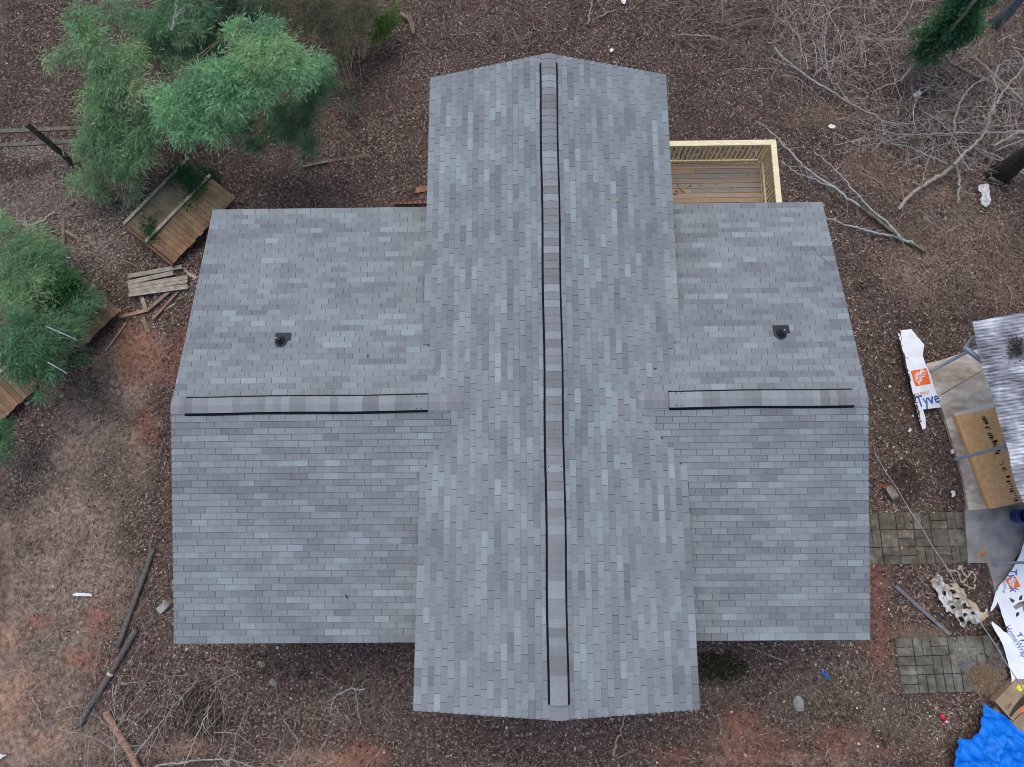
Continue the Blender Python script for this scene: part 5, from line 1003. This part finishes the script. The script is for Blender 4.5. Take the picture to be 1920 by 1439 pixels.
def bush(label, pls, pal_, wts, per, seed, name='leafy_bush', cat='bush', base=None, L=(.05, .09), wd=.045, stems=3):
    b = gp(*base); root = empty(name, tuple(b), label, cat); rr = random.Random(seed); q = []
    for (u, v, h, r_, wg) in pls: c = gp(u, v, h); s = max(.08, (17.5 - h) / 1332 * r_ - .15); q.append((tuple(c), (s, s, s * .6), wg))
    for i in range(stems): m = MB(); c = Vector(q[i % len(q)][0]); m.tube(spline([b, b.lerp(c, .5) + Vector((rr.gauss(0, .08), rr.gauss(0, .08), 0)), c], 5), .009, 5, (.12, .09, .06)); m.build('stem', M['bark'], root, True)
    foliage('leaves', root, q, pal_, wts, per, L, wd, seed, droop=.1, group=4, flat=.4); return root
IV = [(.012, .065, .022), (.022, .10, .035), (.04, .14, .05)]
bush('bright leafy green bush over the hidden fence panel', [(115, 525, 1.2, 30, .9), (135, 545, 1.0, 26, .7), (100, 550, 1.0, 28, .7), (90, 575, .9, 30, .7), (120, 580, .8, 30, .7)], [(.05, .17, .05), (.09, .23, .065), (.025, .10, .035)], [3, 2, 2], 330, 21, base=(115, 570), L=(.05, .10))
bush('dark ivy growing over the top of the big fence panel', [(345, 325, .65, 24, .7), (365, 345, .6, 24, .7), (325, 335, .5, 20, .5), (385, 330, .5, 20, .5), (395, 340, .45, 14, .3), (360, 375, .45, 20, .6), (370, 392, .4, 10, .2), (275, 410, .42, 10, .2), (280, 430, .42, 12, .25), (285, 445, .42, 8, .15)], IV, [3, 3, 1], 330, 22, 'ivy', 'ivy', base=(355, 330))
# ivy covered tree, dark tree, grey tree
def tree(label, base, r, H, col, seed, limbs=8, lean=(0, 0), tp=.06):
    rr = random.Random(seed); b = gp(*base); root = empty('tree', tuple(b), label, 'tree'); m = MB(); P = []
    for k in range(13): t = k / 12; P.append(b + Vector((lean[0] * t + rr.gauss(0, .02), lean[1] * t + rr.gauss(0, .02), -.2 + (H + .2) * t)))
    fl = [r * (1.55 if k == 0 else 1.2 if k == 1 else max(.3, 1 - tp * k)) for k in range(13)]; m.tube(P, fl, 14, col); m.build('trunk', M['bark'], root, True)
    for i in range(limbs):
        o_ = P[rr.randrange(7, 13)]; a = rr.uniform(0, 6.28); d = Vector((math.cos(a), math.sin(a), .7)); p = o_.copy(); pts = []; l = rr.uniform(1.2, 2.2)
        for k in range(9): pts.append(p.copy()); d = (Matrix.Rotation(rr.gauss(0, .2), 3, 'Z') @ d); p = p + d * l / 9
        m = MB(); m.tube(pts, [r * .3 * (1 - .8 * k / 8) + .004 for k in range(9)], 6, col); twigs_on(m, pts, 7, .8, .008, col, rr); m.build('limb', M['bark'], root, True)
    return root
it = tree('ivy covered tree trunk rising at the upper right', (1702, 152), .14, 6.5, (.26, .225, .19), 31, tp=.2)
q = []
for (u, v, h, r_, wg) in [(1727, 104, .9, 18, .5), (1738, 88, 1.15, 24, .9), (1755, 72, 1.4, 30, 1.2), (1772, 52, 1.75, 32, 1.3), (1790, 35, 2.0, 32, 1.3), (1806, 60, 1.6, 24, .9), (1818, 55, 1.4, 20, .6), (1800, 12, 2.4, 34, 1.4), (1822, -5, 2.8, 36, 1.3), (1722, 68, 1.3, 12, .2), (1745, 110, .8, 12, .2), (1845, -8, 2.9, 30, .8), (1780, 80, 1.2, 20, .6), (1812, 32, 1.9, 24, .8)]:
    c = gp(u, v, h); s = max(.1, (17.5 - h) / 1332 * r_ - .15); q.append((tuple(c + Vector((-.06, -.08, .22))), (s * 1.2, s * 1.2, s * 1.2), wg * random.uniform(.15, .75)))
foliage('ivy', it, q, [(.06, .19, .08), (.10, .26, .11), (.17, .33, .15), (.04, .11, .05)], [3, 3, 1, 2], 620, (.06, .11), .055, 32, droop=.1, group=4, flat=.4)
tree('dark tree trunk at the right edge behind the boulder', (1871, 330), .22, 8, (.045, .038, .034), 33)
tree('grey tree trunk in the upper right corner', (1866, 46), .13, 8, (.15, .16, .18), 34)
for i, (b_, t_, h_, lab) in enumerate([((1728, 118), (1792, -10), 2.6, 'thin bare stem crossing in front of the ivy'), ((1745, 100), (1762, -20), 2.4, 'second thin bare stem in front of the ivy, further left'), ((1770, 128), (1820, 40), 2.0, 'bent bare stem right of the ivy'), ((1700, 110), (1704, -15), 1.8, 'upright bare stem left of the ivy'), ((1832, 140), (1852, 55), 1.6, 'short bare stem between ivy tree and grey tree')]):
    a_, c_ = gp(*b_), gp(*t_, h_); branch([b_, ((b_[0] * .6 + t_[0] * .4) + 5, b_[1] * .6 + t_[1] * .4), t_], .014, .006, TN, lab, 8, .7, hs=[0, h_ * .5, h_], name='bare_sapling', cat='sapling', seed=200 + i)
for i, (a_, b_, c_, lab, h_) in enumerate([((560, 185), (600, 184), (637, 186), 'white bare stem sticking out of the bamboo at the right', 2.4), ((420, 218), (450, 205), (475, 190), 'thin pale stem under the arching bamboo', 2.0), ((458, 290), (480, 280), (520, 230), 'bare twisted stem below the loose bamboo', .9), ((440, 330), (440, 300), (452, 275), 'dark stub standing in the leaves below the bamboo', .6), ((322, 60), (327, 30), (331, -5), 'pale upright stem in the dark bamboo', 3.2)]):
    branch([a_, b_, c_], .012, .006, (.45, .43, .42) if 'dark' not in lab.split()[0] else DK, lab, 7, .6, h=h_, name='bare_sapling', cat='sapling', seed=230 + i)
for (a_, b_, h_, lab) in [((88, 613), (143, 637), 2.15, 'thin pale pole sticking out of the dark green bamboo'), ((90, 680), (125, 700), 2.1, 'second thin pale pole lower in the dark green bamboo')]:
    m = MB(); m.tube([gp(*a_, h_), gp(*b_, h_ + .05)], [.012, .009], 6, (.45, .48, .52)); tag(m.build('cane', M['bark'], None, True), lab, 'cane')

# heaps on the patio
def heap(u, v, r_, n, cols, label, seed, hmax=.10, L=(.05, .16), wd_=.007):
    r = np.random.default_rng(seed); a = r.uniform(0, 6.28, n); q = np.sqrt(r.random(n)); P = []
    for k in range(n): p = gp(u + r_[0] * q[k] * math.cos(a[k]) * (1 + .25 * math.sin(3 * a[k] + seed)), v + r_[1] * q[k] * math.sin(a[k])); P.append((p.x, p.y, p.z + .06 + hmax * (1 - q[k]) * r.random()))
    an = r.uniform(0, 6.28, n); V, F, cc = leaves(np.array(P), np.stack([np.cos(an), np.sin(an), r.normal(0, .35, n)], 1), np.tile([0, 0, 1.], (n, 1)), r.uniform(*L, n), r.uniform(.6, 1.6, n) * wd_, pal(n, cols, [1] * len(cols)), fold=.3, droop=.1)
    tag(npmesh('debris_heap', V, F, M['straw'], cc), label, 'debris heap', kind='stuff')
heap(1802, 1222, (24, 18), 1100, [(.46, .46, .38), (.36, .36, .31), (.30, .31, .28)], 'pale grey fibre heap on the lower paved patio', 1)
heap(1806, 1246, (14, 12), 500, [(.36, .37, .38), (.22, .23, .24)], 'grey fluffy debris heap below the pale heap on the patio', 2)
heap(1842, 1272, (32, 28), 2200, [(.40, .30, .19), (.30, .22, .14), (.24, .17, .12)], 'tan straw heap at the corner of the lower patio', 3)
heap(1868, 1250, (16, 40), 900, [(.36, .35, .34), (.18, .15, .13), (.25, .22, .2)], 'grey gritty debris between patio and white house wrap', 4, .03)
heap(1735, 1188, (40, 12), 700, [(.33, .27, .20), (.25, .2, .16)], 'straw coloured debris above the lower patio', 5, .03)
heap(1690, 905, (35, 40), 500, [(.05, .035, .03), (.09, .06, .05)], 'dark leaf heap around the concrete block', 6, .05, (.04, .08), .03)

heap(378, 1335, (40, 50), 700, [(.04, .045, .03), (.09, .085, .06), (.02, .02, .015), (.18, .15, .11)], 'dark evergreen clump among the pale brush at the lower left', 7, .35, (.10, .28), .008)
heap(1352, 1250, (50, 24), 380, [(.04, .065, .035), (.08, .08, .05), (.03, .035, .02)], 'low dark green clump in front of the right wing', 8, .10, (.08, .2), .008)
heap(62, 880, (60, 40), 500, [(.38, .34, .31), (.22, .19, .17)], 'pale twig scraps on the ground at the left edge', 9, .02, (.08, .2), .008)
